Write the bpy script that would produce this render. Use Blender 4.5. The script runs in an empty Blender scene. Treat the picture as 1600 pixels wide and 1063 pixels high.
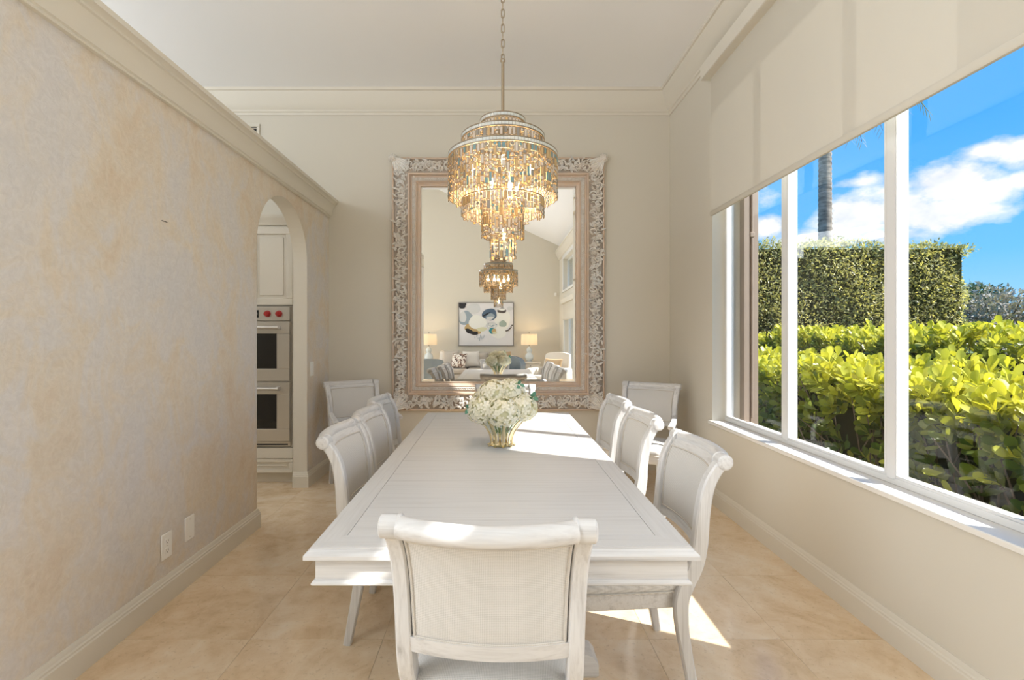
import bpy, bmesh, math, random
import numpy as np
from mathutils import Vector, Matrix, Quaternion

random.seed(7)
rng = np.random.default_rng(11)
PI = math.pi
SC = bpy.context.scene
COL = SC.collection

# ------------------------------------------------------------------ camera
cam_d = bpy.data.cameras.new('camera')
cam = bpy.data.objects.new('camera', cam_d)
COL.objects.link(cam)
cam.location = (0, 0, 1.38)
cam.rotation_euler = (PI / 2, 0, 0)
cam_d.sensor_width = 36.0
cam_d.lens = 785 / 1600 * 36
cam_d.shift_x = 25 / 1600
cam_d.shift_y = -9.5 / 1600
cam_d.clip_start = 0.05
cam_d.clip_end = 500
SC.camera = cam

# ------------------------------------------------------------------ colour management
SC.view_settings.view_transform = 'Standard'
SC.view_settings.look = 'None'
SC.view_settings.exposure = 0.12
SC.view_settings.gamma = 1.0
SC.view_settings.use_curve_mapping = False
SC.cycles.max_bounces = 14
SC.cycles.diffuse_bounces = 6
SC.cycles.glossy_bounces = 6
SC.cycles.transparent_max_bounces = 24
SC.cycles.sample_clamp_indirect = 6.0
SC.cycles.caustics_reflective = False
SC.cycles.caustics_refractive = False

# ------------------------------------------------------------------ sky
def px_dir(x, y):
    return Vector(((x - 775) / 785, 1.0, (522 - y) / 785)).normalized()

world = bpy.data.worlds.new('world')
SC.world = world
world.use_nodes = True
wn = world.node_tree.nodes
wl = world.node_tree.links
wn.clear()
w_out = wn.new('ShaderNodeOutputWorld')
w_bg = wn.new('ShaderNodeBackground')
w_tc = wn.new('ShaderNodeTexCoord')
w_sep = wn.new('ShaderNodeSeparateXYZ')
wl.new(w_tc.outputs['Generated'], w_sep.inputs[0])
w_ramp = wn.new('ShaderNodeValToRGB')
wl.new(w_sep.outputs['Z'], w_ramp.inputs[0])
e = w_ramp.color_ramp.elements
e[0].position = 0.0; e[0].color = (0.42, 0.72, 1.0, 1)
e[1].position = 1.0; e[1].color = (0.06, 0.32, 0.90, 1)
x_ = e.new(0.12); x_.color = (0.17, 0.56, 1.0, 1)
x_ = e.new(0.30); x_.color = (0.078, 0.42, 1.05, 1)
w_noise = wn.new('ShaderNodeTexNoise')
w_noise.inputs['Scale'].default_value = 11.0
w_noise.inputs['Detail'].default_value = 8.0
w_noise.inputs['Roughness'].default_value = 0.58
w_map = wn.new('ShaderNodeMapping')
w_map.inputs['Scale'].default_value = (1, 1, 1.7)
wl.new(w_tc.outputs['Generated'], w_map.inputs[0])
wl.new(w_map.outputs[0], w_noise.inputs['Vector'])
# scattered cumulus over the whole sky, plus the ones the photograph shows
w_big = wn.new('ShaderNodeTexNoise')
w_big.inputs['Scale'].default_value = 2.4
w_big.inputs['Detail'].default_value = 2.0
wl.new(w_map.outputs[0], w_big.inputs['Vector'])

def wmath(op, a, b=None, c=None):
    n = wn.new('ShaderNodeMath'); n.operation = op
    for i, v in enumerate((a, b, c)):
        if v is None: continue
        if isinstance(v, (int, float)): n.inputs[i].default_value = v
        else: wl.new(v, n.inputs[i])
    return n.outputs[0]

field = wmath('MULTIPLY', wmath('SUBTRACT', w_big.outputs[0], 0.66), 4.0)
BLOBS = [(1340, 338, 70, 44, 1), (1415, 330, 74, 46, 1), (1480, 288, 74, 40, 1.1), (1460, 335, 90, 36, 1), (1530, 300, 46, 30, .8), (1545, 236, 62, 20, .75), (1595, 236, 44, 26, .8), (1600, 280, 26, 14, .5),
         (1196, 310, 28, 18, .6), (1200, 354, 36, 22, .8), (1290, 372, 90, 18, .8), (1390, 368, 90, 20, .8), (1345, 284, 40, 10, .4)]
for bx_, by_, rx_, ry_, wt_ in BLOBS:
    d = px_dir(bx_, by_)
    k = (1 + d.x * d.x / (d.y * d.y))
    sub = wn.new('ShaderNodeVectorMath'); sub.operation = 'SUBTRACT'
    wl.new(w_tc.outputs['Generated'], sub.inputs[0]); sub.inputs[1].default_value = d
    mul = wn.new('ShaderNodeVectorMath'); mul.operation = 'MULTIPLY'
    wl.new(sub.outputs[0], mul.inputs[0])
    sh = 785 * k / rx_ * 0.80; sv = 785 * math.sqrt(k) / ry_ * 0.9
    mul.inputs[1].default_value = (sh, sh, sv)
    ln = wn.new('ShaderNodeVectorMath'); ln.operation = 'LENGTH'
    wl.new(mul.outputs[0], ln.inputs[0])
    field = wmath('MAXIMUM', field, wmath('MULTIPLY', wmath('SUBTRACT', 1.0, ln.outputs['Value']), wt_))
dens = wmath('ADD', field, wmath('MULTIPLY', wmath('SUBTRACT', w_noise.outputs[0], 0.5), 2.0))
c_ramp = wn.new('ShaderNodeValToRGB')
wl.new(dens, c_ramp.inputs[0])
c_ramp.color_ramp.elements[0].position = 0.06; c_ramp.color_ramp.elements[0].color = (0, 0, 0, 1)
c_ramp.color_ramp.elements[1].position = 0.55; c_ramp.color_ramp.elements[1].color = (1, 1, 1, 1)
c_shade = wn.new('ShaderNodeValToRGB')
wl.new(w_noise.outputs[0], c_shade.inputs[0])
c_shade.color_ramp.elements[0].position = 0.35; c_shade.color_ramp.elements[0].color = (0.72, 0.78, 0.90, 1)
c_shade.color_ramp.elements[1].position = 0.6; c_shade.color_ramp.elements[1].color = (1.0, 1.0, 1.0, 1)
w_mix = wn.new('ShaderNodeMixRGB')
wl.new(c_ramp.outputs[0], w_mix.inputs[0])
wl.new(w_ramp.outputs[0], w_mix.inputs[1])
wl.new(c_shade.outputs[0], w_mix.inputs[2])
wl.new(w_mix.outputs[0], w_bg.inputs[0])
w_bg.inputs[1].default_value = 1.08
wl.new(w_bg.outputs[0], w_out.inputs[0])

# ------------------------------------------------------------------ sun and room light
def add_light(name, kind, loc, energy, color, rot=None, target=None, **kw):
    d = bpy.data.lights.new(name, kind)
    d.energy = energy; d.color = color
    for k, v in kw.items(): setattr(d, k, v)
    o = bpy.data.objects.new(name, d); COL.objects.link(o); o.location = loc
    if target is not None:
        o.rotation_euler = (Vector(target) - Vector(loc)).to_track_quat('-Z', 'Y').to_euler()
    return o

SUN_DIR = Vector((-1, 0.475, -0.94))
sun = add_light('sun', 'SUN', (20, -10, 20), 10.0, (1.0, 0.965, 0.91), angle=math.radians(0.7))
sun.rotation_euler = SUN_DIR.to_track_quat('-Z', 'Y').to_euler()
# soft fill lamps added out of view to brighten the rooms
add_light('living_room_fill', 'AREA', (-5.6, -1.9, 2.2), 150, (0.86, 0.93, 1.0), target=(1.0, 2.2, 1.6), shape='RECTANGLE', size=3.2, size_y=2.6)
add_light('vault_fill', 'AREA', (-3.4, -0.4, 3.0), 75, (0.86, 0.93, 1.0), target=(0.6, 3.4, 3.9), shape='RECTANGLE', size=2.2, size_y=1.2)
add_light('window_side_fill', 'AREA', (1.70, 0.42, 1.5), 23, (0.93, 0.96, 1.0), target=(-1.7, 0.42, 1.3), shape='RECTANGLE', size=1.4, size_y=1.4)
add_light('kitchen_fill', 'AREA', (-5.0, 3.0, 2.3), 62, (0.90, 0.95, 1.0), target=(-5.0, 3.0, 5.0), shape='RECTANGLE', size=2.0, size_y=1.8)

# ------------------------------------------------------------------ mesh helpers
def finish(o, parent=None):
    COL.objects.link(o)
    if parent is not None: o.parent = parent
    return o

class MB:
    """collects shapes and links them as ONE mesh object"""
    def __init__(s): s.bm = bmesh.new()
    def box(s, x0, x1, y0, y1, z0, z1, bev=0.0, mi=0, seg=1, M=None):
        m = Matrix.Translation(((x0 + x1) / 2, (y0 + y1) / 2, (z0 + z1) / 2)) @ Matrix.Diagonal((x1 - x0, y1 - y0, z1 - z0, 1))
        if M is not None: m = M @ m
        r = bmesh.ops.create_cube(s.bm, size=1.0, matrix=m)
        vs = set(r['verts'])
        fs = set(f for v in vs for f in v.link_faces)
        for f in fs: f.material_index = mi
        if bev > 0:
            es = list(set(e for v in vs for e in v.link_edges))
            bmesh.ops.bevel(s.bm, geom=es, offset=bev, segments=seg, affect='EDGES', profile=0.5, clamp_overlap=True, material=-1)
        return s
    def rings(s, rings, caps=True, mi=0, close=False, loop=True):
        vr = [[s.bm.verts.new(p) for p in r] for r in rings]
        n = len(vr[0]); N = len(vr)
        for i in range(N if close else N - 1):
            a, b = vr[i], vr[(i + 1) % N]
            for j in range(n if loop else n - 1):
                k = (j + 1) % n
                try: f = s.bm.faces.new((a[j], a[k], b[k], b[j])); f.material_index = mi
                except ValueError: pass
        if caps and not close and loop:
            for r, rev in ((vr[0], True), (vr[-1], False)):
                try: f = s.bm.faces.new(r[::-1] if rev else r); f.material_index = mi
                except ValueError: pass
        return s
    def tube(s, pts, r, n=8, mi=0, caps=True, close=False, flat=1.0, up=None):
        pts = [Vector(p) for p in pts]; N = len(pts)
        rr = r if isinstance(r, (list, tuple)) else [r] * N
        rings = []; nrm = None
        for i, p in enumerate(pts):
            if close: t = (pts[(i + 1) % N] - pts[i - 1])
            else: t = pts[min(i + 1, N - 1)] - pts[max(i - 1, 0)]
            t.normalize()
            if nrm is None:
                a = Vector(up) if up else (Vector((0, 0, 1)) if abs(t.z) < 0.9 else Vector((1, 0, 0)))
                nrm = (a - t * a.dot(t)).normalized()
            else:
                nrm = (nrm - t * nrm.dot(t))
                if nrm.length < 1e-5: nrm = t.orthogonal()
                nrm.normalize()
            b = t.cross(nrm)
            rings.append([p + (nrm * math.cos(q) * flat + b * math.sin(q)) * rr[i] for q in [2 * PI * j / n for j in range(n)]])
        return s.rings(rings, caps=caps, mi=mi, close=close)
    def lathe(s, prof, n=24, c=(0, 0, 0), mi=0, M=None, caps=True):
        rings = []
        for r, z in prof:
            ring = []
            for j in range(n):
                a = 2 * PI * j / n
                p = Vector((r * math.cos(a), r * math.sin(a), z))
                if M is not None: p = M @ p
                ring.append(p + Vector(c))
            rings.append(ring)
        return s.rings(rings, caps=caps, mi=mi)
    def grid(s, fn, nu, nv, mi=0, wrap=False):
        vs = [[s.bm.verts.new(fn(i / nu, j / nv)) for j in range(nv + 1)] for i in range(nu + 1)]
        for i in range(nu):
            for j in range(nv):
                f = s.bm.faces.new((vs[i][j], vs[i + 1][j], vs[i + 1][j + 1], vs[i][j + 1])); f.material_index = mi
        return s
    def slab(s, fn, nu, nv, mi=0):
        """closed sheet: fn(u, v, side) with side 0 or 1"""
        A = [[s.bm.verts.new(fn(i / nu, j / nv, 0)) for j in range(nv + 1)] for i in range(nu + 1)]
        B = [[s.bm.verts.new(fn(i / nu, j / nv, 1)) for j in range(nv + 1)] for i in range(nu + 1)]
        def q(*v):
            f = s.bm.faces.new(v); f.material_index = mi
        for i in range(nu):
            for j in range(nv):
                q(A[i][j], A[i][j + 1], A[i + 1][j + 1], A[i + 1][j])
                q(B[i][j], B[i + 1][j], B[i + 1][j + 1], B[i][j + 1])
        for i in range(nu):
            q(A[i][0], A[i + 1][0], B[i + 1][0], B[i][0]); q(A[i + 1][nv], A[i][nv], B[i][nv], B[i + 1][nv])
        for j in range(nv):
            q(A[0][j + 1], A[0][j], B[0][j], B[0][j + 1]); q(A[nu][j], A[nu][j + 1], B[nu][j + 1], B[nu][j])
        return s
    def poly(s, pts, vec, mi=0):
        """prism of a flat outline pushed along vec"""
        a = [s.bm.verts.new(p) for p in pts]; b = [s.bm.verts.new(Vector(p) + Vector(vec)) for p in pts]
        n = len(a)
        fs = [s.bm.faces.new(a[::-1]), s.bm.faces.new(b)]
        for i in range(n): fs.append(s.bm.faces.new((a[i], a[(i + 1) % n], b[(i + 1) % n], b[i])))
        for f in fs: f.material_index = mi
        return s
    def moulding(s, prof, path, inward, mi=0, close=False):
        """profile (offset, z) swept with mitres along a horizontal path; inward = list of unit normals per segment"""
        rings = []; N = len(path); S = len(inward)
        for i in range(N):
            if close: a, b = Vector(inward[i - 1]), Vector(inward[i % S])
            else: a, b = Vector(inward[max(i - 1, 0)]), Vector(inward[min(i, S - 1)])
            m = (a + b); m = m / (1 + a.dot(b))
            rings.append([Vector((path[i][0] + m.x * o, path[i][1] + m.y * o, z)) for o, z in prof])
        return s.rings(rings, caps=True, mi=mi, close=close)
    def build(s, name, mats, parent=None, angle=38, recalc=True):
        if recalc: bmesh.ops.recalc_face_normals(s.bm, faces=s.bm.faces[:])
        me = bpy.data.meshes.new(name)
        s.bm.to_mesh(me); s.bm.free()
        for m in (mats if isinstance(mats, (list, tuple)) else [mats]): me.materials.append(m)
        me.shade_smooth()
        me.set_sharp_from_angle(angle=math.radians(angle))
        return finish(bpy.data.objects.new(name, me), parent)

def thing(name, label, cat, loc=(0, 0, 0), rz=0.0, group=None):
    o = bpy.data.objects.new(name, None); COL.objects.link(o)
    o.empty_display_size = 0.1
    o.location = loc; o.rotation_euler = (0, 0, rz)
    return tag(o, label, cat, group)

def tag(o, label=None, cat=None, group=None, kind=None):
    if label: o['label'] = label
    if cat: o['category'] = cat
    if group: o['group'] = group
    if kind: o['kind'] = kind
    return o

def structure(o, label, cat):
    return tag(o, label, cat, kind='structure')

def copy_tree(o, parent=None):
    c = o.copy(); COL.objects.link(c)
    if parent is not None: c.parent = parent
    for ch in list(o.children): copy_tree(ch, c)
    return c

def smoothpath(pts, n):
    """Catmull-Rom through tuples"""
    P = [np.array(p, float) for p in pts]; P = [2 * P[0] - P[1]] + P + [2 * P[-1] - P[-2]]
    out = []
    segs = len(P) - 3
    for i in range(n + 1):
        t = i / n * segs; k = min(int(t), segs - 1); f = t - k
        a, b, c, d = P[k:k + 4]
        out.append(0.5 * ((2 * b) + (c - a) * f + (2 * a - 5 * b + 4 * c - d) * f * f + (-a + 3 * b - 3 * c + d) * f ** 3))
    return out

# ------------------------------------------------------------------ material helpers
def new_mat(name):
    m = bpy.data.materials.new(name); m.use_nodes = True
    nt = m.node_tree; bs = nt.nodes['Principled BSDF']
    return m, nt, bs

def simple(name, col, rough=0.5, metal=0.0, spec=0.5, bump=0.0, bscale=60, **kw):
    m, nt, bs = new_mat(name)
    bs.inputs['Base Color'].default_value = (*col, 1)
    bs.inputs['Roughness'].default_value = rough
    bs.inputs['Metallic'].default_value = metal
    bs.inputs['Specular IOR Level'].default_value = spec
    for k, v in kw.items(): bs.inputs[k].default_value = v
    if bump:
        tc = nt.nodes.new('ShaderNodeTexCoord'); nz = nt.nodes.new('ShaderNodeTexNoise'); nz.inputs['Scale'].default_value = bscale
        bp = nt.nodes.new('ShaderNodeBump'); bp.inputs['Strength'].default_value = bump; bp.inputs['Distance'].default_value = 0.002
        nt.links.new(tc.outputs['Object'], nz.inputs['Vector']); nt.links.new(nz.outputs[0], bp.inputs['Height']); nt.links.new(bp.outputs[0], bs.inputs['Normal'])
    return m

def ramp(nt, src, stops):
    r = nt.nodes.new('ShaderNodeValToRGB'); nt.links.new(src, r.inputs[0])
    el = r.color_ramp.elements
    while len(el) < len(stops): el.new(0.5)
    for i, (p, c) in enumerate(stops):
        el[i].position = p; el[i].color = (*c, 1)
    return r.outputs[0]

def noise(nt, vec, scale, detail=4, rough=0.55, dist=0.0):
    n = nt.nodes.new('ShaderNodeTexNoise')
    n.inputs['Scale'].default_value = scale; n.inputs['Detail'].default_value = detail
    n.inputs['Roughness'].default_value = rough; n.inputs['Distortion'].default_value = dist
    if vec is not None: nt.links.new(vec, n.inputs['Vector'])
    return n.outputs[0]

def mapped(nt, scale=(1, 1, 1), coord='Object', rand=False):
    tc = nt.nodes.new('ShaderNodeTexCoord'); mp = nt.nodes.new('ShaderNodeMapping')
    mp.inputs['Scale'].default_value = scale
    nt.links.new(tc.outputs[coord], mp.inputs[0])
    if rand:
        oi = nt.nodes.new('ShaderNodeObjectInfo'); mu = nt.nodes.new('ShaderNodeMath'); mu.operation = 'MULTIPLY'; mu.inputs[1].default_value = 40
        nt.links.new(oi.outputs['Random'], mu.inputs[0])
        cb = nt.nodes.new('ShaderNodeCombineXYZ')
        for i in range(3): nt.links.new(mu.outputs[0], cb.inputs[i])
        nt.links.new(cb.outputs[0], mp.inputs['Location'])
    return mp.outputs[0]

def mix(nt, fac, a, b, mode='MIX'):
    n = nt.nodes.new('ShaderNodeMixRGB'); n.blend_type = mode
    for i, v in enumerate((fac, a, b)):
        if isinstance(v, (int, float)): n.inputs[i].default_value = v
        elif isinstance(v, tuple): n.inputs[i].default_value = (*v, 1)
        else: nt.links.new(v, n.inputs[i])
    return n.outputs[0]

def bump(nt, bs, h, strength, dist=0.002):
    b = nt.nodes.new('ShaderNodeBump'); b.inputs['Strength'].default_value = strength; b.inputs['Distance'].default_value = dist
    nt.links.new(h, b.inputs['Height']); nt.links.new(b.outputs[0], bs.inputs['Normal'])

MAT = {}
MAT['wall'] = simple('cream_wall_paint', (0.665, 0.630, 0.552), 0.75, spec=0.2, bump=0.05, bscale=220)
MAT['trim'] = simple('cream_trim_paint', (0.705, 0.668, 0.588), 0.45, spec=0.35)
MAT['ceiling'] = simple('white_ceiling_paint', (0.895, 0.905, 0.925), 0.85, spec=0.1)
MAT['stucco'] = simple('exterior_stucco', (0.66, 0.60, 0.50), 0.9, spec=0.1, bump=0.8, bscale=45)
MAT['sill'] = simple('white_marble_sill', (0.80, 0.78, 0.74), 0.3, spec=0.5)
MAT['winframe'] = simple('white_window_frame', (0.70, 0.70, 0.695), 0.4)
MAT['brown'] = simple('bronze_shutter_track', (0.30, 0.23, 0.18), 0.5)
MAT['plate'] = simple('white_plastic_plate', (0.86, 0.85, 0.82), 0.35)
MAT['dark'] = simple('dark_slot', (0.03, 0.03, 0.03), 0.6)
MAT['cabinet'] = simple('painted_cabinet', (0.72, 0.68, 0.60), 0.4, spec=0.4)
MAT['steel'] = simple('brushed_steel', (0.60, 0.57, 0.53), 0.32, metal=0.85)
MAT['red'] = simple('red_knob', (0.42, 0.02, 0.02), 0.35)
MAT['blackglass'] = simple('black_oven_glass', (0.012, 0.011, 0.010), 0.06)
MAT['screen'] = simple('oven_display', (0.02, 0.02, 0.02), 0.15)

def plaster_mat():
    m, nt, bs = new_mat('faux_plaster')
    v = mapped(nt, (1, 1, 1), 'Object')
    big = noise(nt, v, 0.85, 5, 0.6, 0.6)
    med = noise(nt, mapped(nt, (1, 1.6, 1), 'Object'), 3.2, 6, 0.62, 1.2)
    fine = noise(nt, v, 26, 6, 0.65, 1.5)
    add = mix(nt, 0.38, big, med)
    # noise mottles the glaze from lavender grey to warm tan
    c = ramp(nt, add, [(0.40, (0.665, 0.650, 0.660)), (0.47, (0.700, 0.665, 0.640)), (0.54, (0.725, 0.630, 0.505)), (0.63, (0.680, 0.530, 0.370))])
    c = mix(nt, 0.30, c, ramp(nt, fine, [(0.35, (0.58, 0.53, 0.47)), (0.65, (0.82, 0.78, 0.73))]))
    nt.links.new(c, bs.inputs['Base Color'])
    bs.inputs['Roughness'].default_value = 0.45
    bs.inputs['Specular IOR Level'].default_value = 0.35
    bump(nt, bs, noise(nt, v, 9, 9, 0.70, 2.0), 0.5, 0.014)
    return m
MAT['plaster'] = plaster_mat()

def travertine_mat(rand):
    m, nt, bs = new_mat('travertine' + ('_tile' if rand else '_bed'))
    v = mapped(nt, (1, 1, 1), 'Object', rand)
    big = noise(nt, v, 2.3, 6, 0.62, 1.3)
    med = noise(nt, v, 9.0, 6, 0.65, 0.8)
    f = mix(nt, 0.4, big, med)
    c = ramp(nt, f, [(0.34, (0.64, 0.45, 0.265)), (0.46, (0.77, 0.59, 0.39)), (0.56, (0.83, 0.675, 0.485)), (0.68, (0.86, 0.75, 0.60))])
    if rand:
        oi = nt.nodes.new('ShaderNodeObjectInfo')
        c = mix(nt, 0.16, c, ramp(nt, oi.outputs['Random'], [(0, (0.72, 0.585, 0.42)), (1, (0.79, 0.675, 0.53))]))
    pit = noise(nt, v, 60, 3, 0.6)
    c = mix(nt, ramp(nt, pit, [(0.30, (0.35,) * 3), (0.40, (0, 0, 0))]), c, (0.45, 0.32, 0.20))
    nt.links.new(c, bs.inputs['Base Color'])
    bs.inputs['Roughness'].default_value = 0.13
    bs.inputs['Specular IOR Level'].default_value = 0.6
    return m
MAT['tile'] = travertine_mat(True)
MAT['grout'] = simple('floor_grout', (0.66, 0.55, 0.41), 0.5)

def wood_mat(name, axis, light=(0.685, 0.680, 0.676), mid=(0.545, 0.533, 0.524), dark=(0.31, 0.295, 0.285), rough=0.42, rand=True):
    m, nt, bs = new_mat(name)
    s = [42, 42, 42]; s[axis] = 1.6
    v = mapped(nt, tuple(s), 'Object', rand)
    g = noise(nt, v, 1.0, 7, 0.62, 0.4)
    s2 = [150, 150, 150]; s2[axis] = 4
    g2 = noise(nt, mapped(nt, tuple(s2), 'Object', rand), 1.0, 3, 0.5)
    c = ramp(nt, g, [(0.26, dark), (0.37, mid), (0.50, light), (0.75, tuple(min(1, x * 1.04) for x in light))])
    c = mix(nt, 0.30, c, ramp(nt, g2, [(0.38, mid), (0.55, light)]))
    nt.links.new(c, bs.inputs['Base Color'])
    bs.inputs['Roughness'].default_value = rough
    bump(nt, bs, g2, 0.12, 0.001)
    return m
MAT['wood_x'] = wood_mat('whitewashed_wood_x', 0)
MAT['table_x'] = wood_mat('whitewashed_tabletop', 0, (0.630, 0.626, 0.624), (0.575, 0.568, 0.562), (0.41, 0.395, 0.385))
MAT['table_y'] = wood_mat('whitewashed_tabletop_border', 1, (0.630, 0.626, 0.624), (0.560, 0.553, 0.547), (0.39, 0.375, 0.365))
MAT['wood_y'] = wood_mat('whitewashed_wood_y', 1)
MAT['wood_z'] = wood_mat('whitewashed_wood_z', 2)

def fabric_mat(name, col, col2, scale=440, bumpst=0.25, axes='XZ'):
    m, nt, bs = new_mat(name)
    v = mapped(nt)
    def wave(ax):
        w = nt.nodes.new('ShaderNodeTexWave'); w.bands_direction = ax; w.inputs['Scale'].default_value = scale / 6.3
        w.inputs['Distortion'].default_value = 0.0
        nt.links.new(v, w.inputs['Vector']); return w.outputs['Fac']
    b = mix(nt, 0.5, wave(axes[0]), wave(axes[1]))
    n = noise(nt, v, 240, 2)
    c = mix(nt, ramp(nt, b, [(0.2, (0, 0, 0)), (0.7, (1, 1, 1))]), col2, col)
    c = mix(nt, 0.15, c, ramp(nt, n, [(0.3, col2), (0.7, col)]))
    nt.links.new(c, bs.inputs['Base Color'])
    bs.inputs['Roughness'].default_value = 0.9; bs.inputs['Specular IOR Level'].default_value = 0.15
    bump(nt, bs, b, bumpst, 0.0015)
    return m
MAT['fabric'] = fabric_mat('cream_woven_fabric', (0.715, 0.703, 0.68), (0.545, 0.53, 0.505))
MAT['seat_fabric'] = fabric_mat('cream_woven_seat_fabric', (0.715, 0.70, 0.675), (0.52, 0.505, 0.48), axes='XY')
MAT['piping'] = fabric_mat('fabric_piping', (0.72, 0.69, 0.64), (0.46, 0.42, 0.37), 800)

def front_only(nt, fr, mx):
    # reflect at the face a ray enters by; let it leave the thin pane freely
    ge = nt.nodes.new('ShaderNodeNewGeometry'); iv = nt.nodes.new('ShaderNodeMath'); iv.operation = 'SUBTRACT'; iv.inputs[0].default_value = 1.0
    mu = nt.nodes.new('ShaderNodeMath'); mu.operation = 'MULTIPLY'
    nt.links.new(ge.outputs['Backfacing'], iv.inputs[1]); nt.links.new(iv.outputs[0], mu.inputs[0]); nt.links.new(fr.outputs[0], mu.inputs[1]); nt.links.new(mu.outputs[0], mx.inputs[0])

def glass_mat():
    m = bpy.data.materials.new('window_glass'); m.use_nodes = True; nt = m.node_tree; nt.nodes.clear()
    o = nt.nodes.new('ShaderNodeOutputMaterial'); mx = nt.nodes.new('ShaderNodeMixShader'); fr = nt.nodes.new('ShaderNodeFresnel')
    tr = nt.nodes.new('ShaderNodeBsdfTransparent'); gl = nt.nodes.new('ShaderNodeBsdfGlossy')
    tr.inputs[0].default_value = (0.985, 0.99, 0.985, 1); gl.inputs['Roughness'].default_value = 0.0; fr.inputs[0].default_value = 1.45
    front_only(nt, fr, mx)
    nt.links.new(tr.outputs[0], mx.inputs[1]); nt.links.new(gl.outputs[0], mx.inputs[2]); nt.links.new(mx.outputs[0], o.inputs[0])
    return m
MAT['glass'] = glass_mat()

def translucent_mat(name, col, trans, rough=0.6, weave=0):
    m = bpy.data.materials.new(name); m.use_nodes = True; nt = m.node_tree
    bs = nt.nodes['Principled BSDF']; o = nt.nodes['Material Output']
    bs.inputs['Base Color'].default_value = (*col, 1); bs.inputs['Roughness'].default_value = rough; bs.inputs['Specular IOR Level'].default_value = 0.2
    tl = nt.nodes.new('ShaderNodeBsdfTranslucent'); tl.inputs[0].default_value = (*col, 1)
    mx = nt.nodes.new('ShaderNodeMixShader'); mx.inputs[0].default_value = trans
    nt.links.new(bs.outputs[0], mx.inputs[1]); nt.links.new(tl.outputs[0], mx.inputs[2]); nt.links.new(mx.outputs[0], o.inputs[0])
    if weave: bump(nt, bs, noise(nt, mapped(nt), weave, 2), 0.2, 0.001)
    return m
MAT['shade'] = translucent_mat('roller_shade_cloth', (0.62, 0.58, 0.50), 0.042, 0.8, 500)
MAT['lampshade'] = translucent_mat('linen_lampshade', (0.86, 0.78, 0.66), 0.55, 0.8)

def leaf_mat(name, lo, hi, trans=0.45, rough=0.35, attr=True):
    m = bpy.data.materials.new(name); m.use_nodes = True; nt = m.node_tree
    bs = nt.nodes['Principled BSDF']; o = nt.nodes['Material Output']
    if attr:
        a = nt.nodes.new('ShaderNodeAttribute'); a.attribute_name = 'tint'; f = a.outputs['Fac']
    else:
        a = nt.nodes.new('ShaderNodeObjectInfo'); f = a.outputs['Random']
    c = ramp(nt, f, [(0.0, lo), (1.0, hi)])
    nt.links.new(c, bs.inputs['Base Color'])
    bs.inputs['Roughness'].default_value = rough; bs.inputs['Specular IOR Level'].default_value = 0.5
    tl = nt.nodes.new('ShaderNodeBsdfTranslucent'); nt.links.new(mix(nt, 1.0, c, (1.0, 0.95, 0.45), 'MULTIPLY'), tl.inputs[0])
    mx = nt.nodes.new('ShaderNodeMixShader'); mx.inputs[0].default_value = trans
    nt.links.new(bs.outputs[0], mx.inputs[1]); nt.links.new(tl.outputs[0], mx.inputs[2]); nt.links.new(mx.outputs[0], o.inputs[0])
    return m
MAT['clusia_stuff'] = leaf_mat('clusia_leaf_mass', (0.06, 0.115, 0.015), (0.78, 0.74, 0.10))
MAT['clusia'] = leaf_mat('clusia_leaf', (0.42, 0.46, 0.05), (0.82, 0.77, 0.11), attr=False)
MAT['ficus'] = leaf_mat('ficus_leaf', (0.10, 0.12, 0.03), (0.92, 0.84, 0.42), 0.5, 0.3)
MAT['twig'] = simple('hedge_twigs', (0.13, 0.095, 0.065), 0.9)
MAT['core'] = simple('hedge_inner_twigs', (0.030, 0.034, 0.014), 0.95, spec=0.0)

def mirror_mat():
    m, nt, bs = new_mat('mirror_silver')
    bs.inputs['Base Color'].default_value = (0.93, 0.925, 0.90, 1); bs.inputs['Metallic'].default_value = 1; bs.inputs['Roughness'].default_value = 0.0
    return m
MAT['mirror'] = mirror_mat()

def gilt_mat(name, a, b, scale=9, metal=0.25, rough=0.4):
    m, nt, bs = new_mat(name)
    v = mapped(nt)
    f = mix(nt, 0.5, noise(nt, v, scale, 5, 0.6, 0.5), noise(nt, v, scale * 6, 3, 0.6))
    nt.links.new(ramp(nt, f, [(0.40, a), (0.60, b)]), bs.inputs['Base Color'])
    bs.inputs['Roughness'].default_value = rough; bs.inputs['Metallic'].default_value = metal
    return m
MAT['gilt_carve'] = gilt_mat('antique_silver_carving', (0.86, 0.845, 0.82), (0.80, 0.735, 0.66), 5, 0.05)
MAT['gilt_base'] = gilt_mat('antique_frame_ground', (0.42, 0.37, 0.32), (0.48, 0.39, 0.31), 7, 0.1)
MAT['gilt_rose'] = gilt_mat('rose_gold_moulding', (0.66, 0.535, 0.445), (0.68, 0.515, 0.385), 4)
MAT['gilt_bead'] = gilt_mat('silver_bead_band', (0.72, 0.69, 0.65), (0.60, 0.53, 0.46), 30)

MAT['gold'] = simple('polished_gold', (0.88, 0.74, 0.46), 0.25, metal=1.0)
MAT['brass'] = simple('antique_brass', (0.33, 0.265, 0.185), 0.42, metal=0.7)
MAT['shell'] = translucent_mat('cream_shell_bead', (0.84, 0.75, 0.66), 0.22, 0.25)
MAT['amber'] = translucent_mat('amber_glass_bead', (0.90, 0.66, 0.34), 0.40, 0.2)
MAT['aqua'] = translucent_mat('aqua_glass_bead', (0.25, 0.42, 0.46), 0.2, 0.15)
MAT['greybead'] = translucent_mat('smoky_shell_bead', (0.36, 0.34, 0.31), 0.20, 0.2)
MAT['pearl'] = gilt_mat('pearl_mosaic', (0.62, 0.66, 0.66), (0.76, 0.74, 0.68), 14, 0.1, 0.2)

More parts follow.
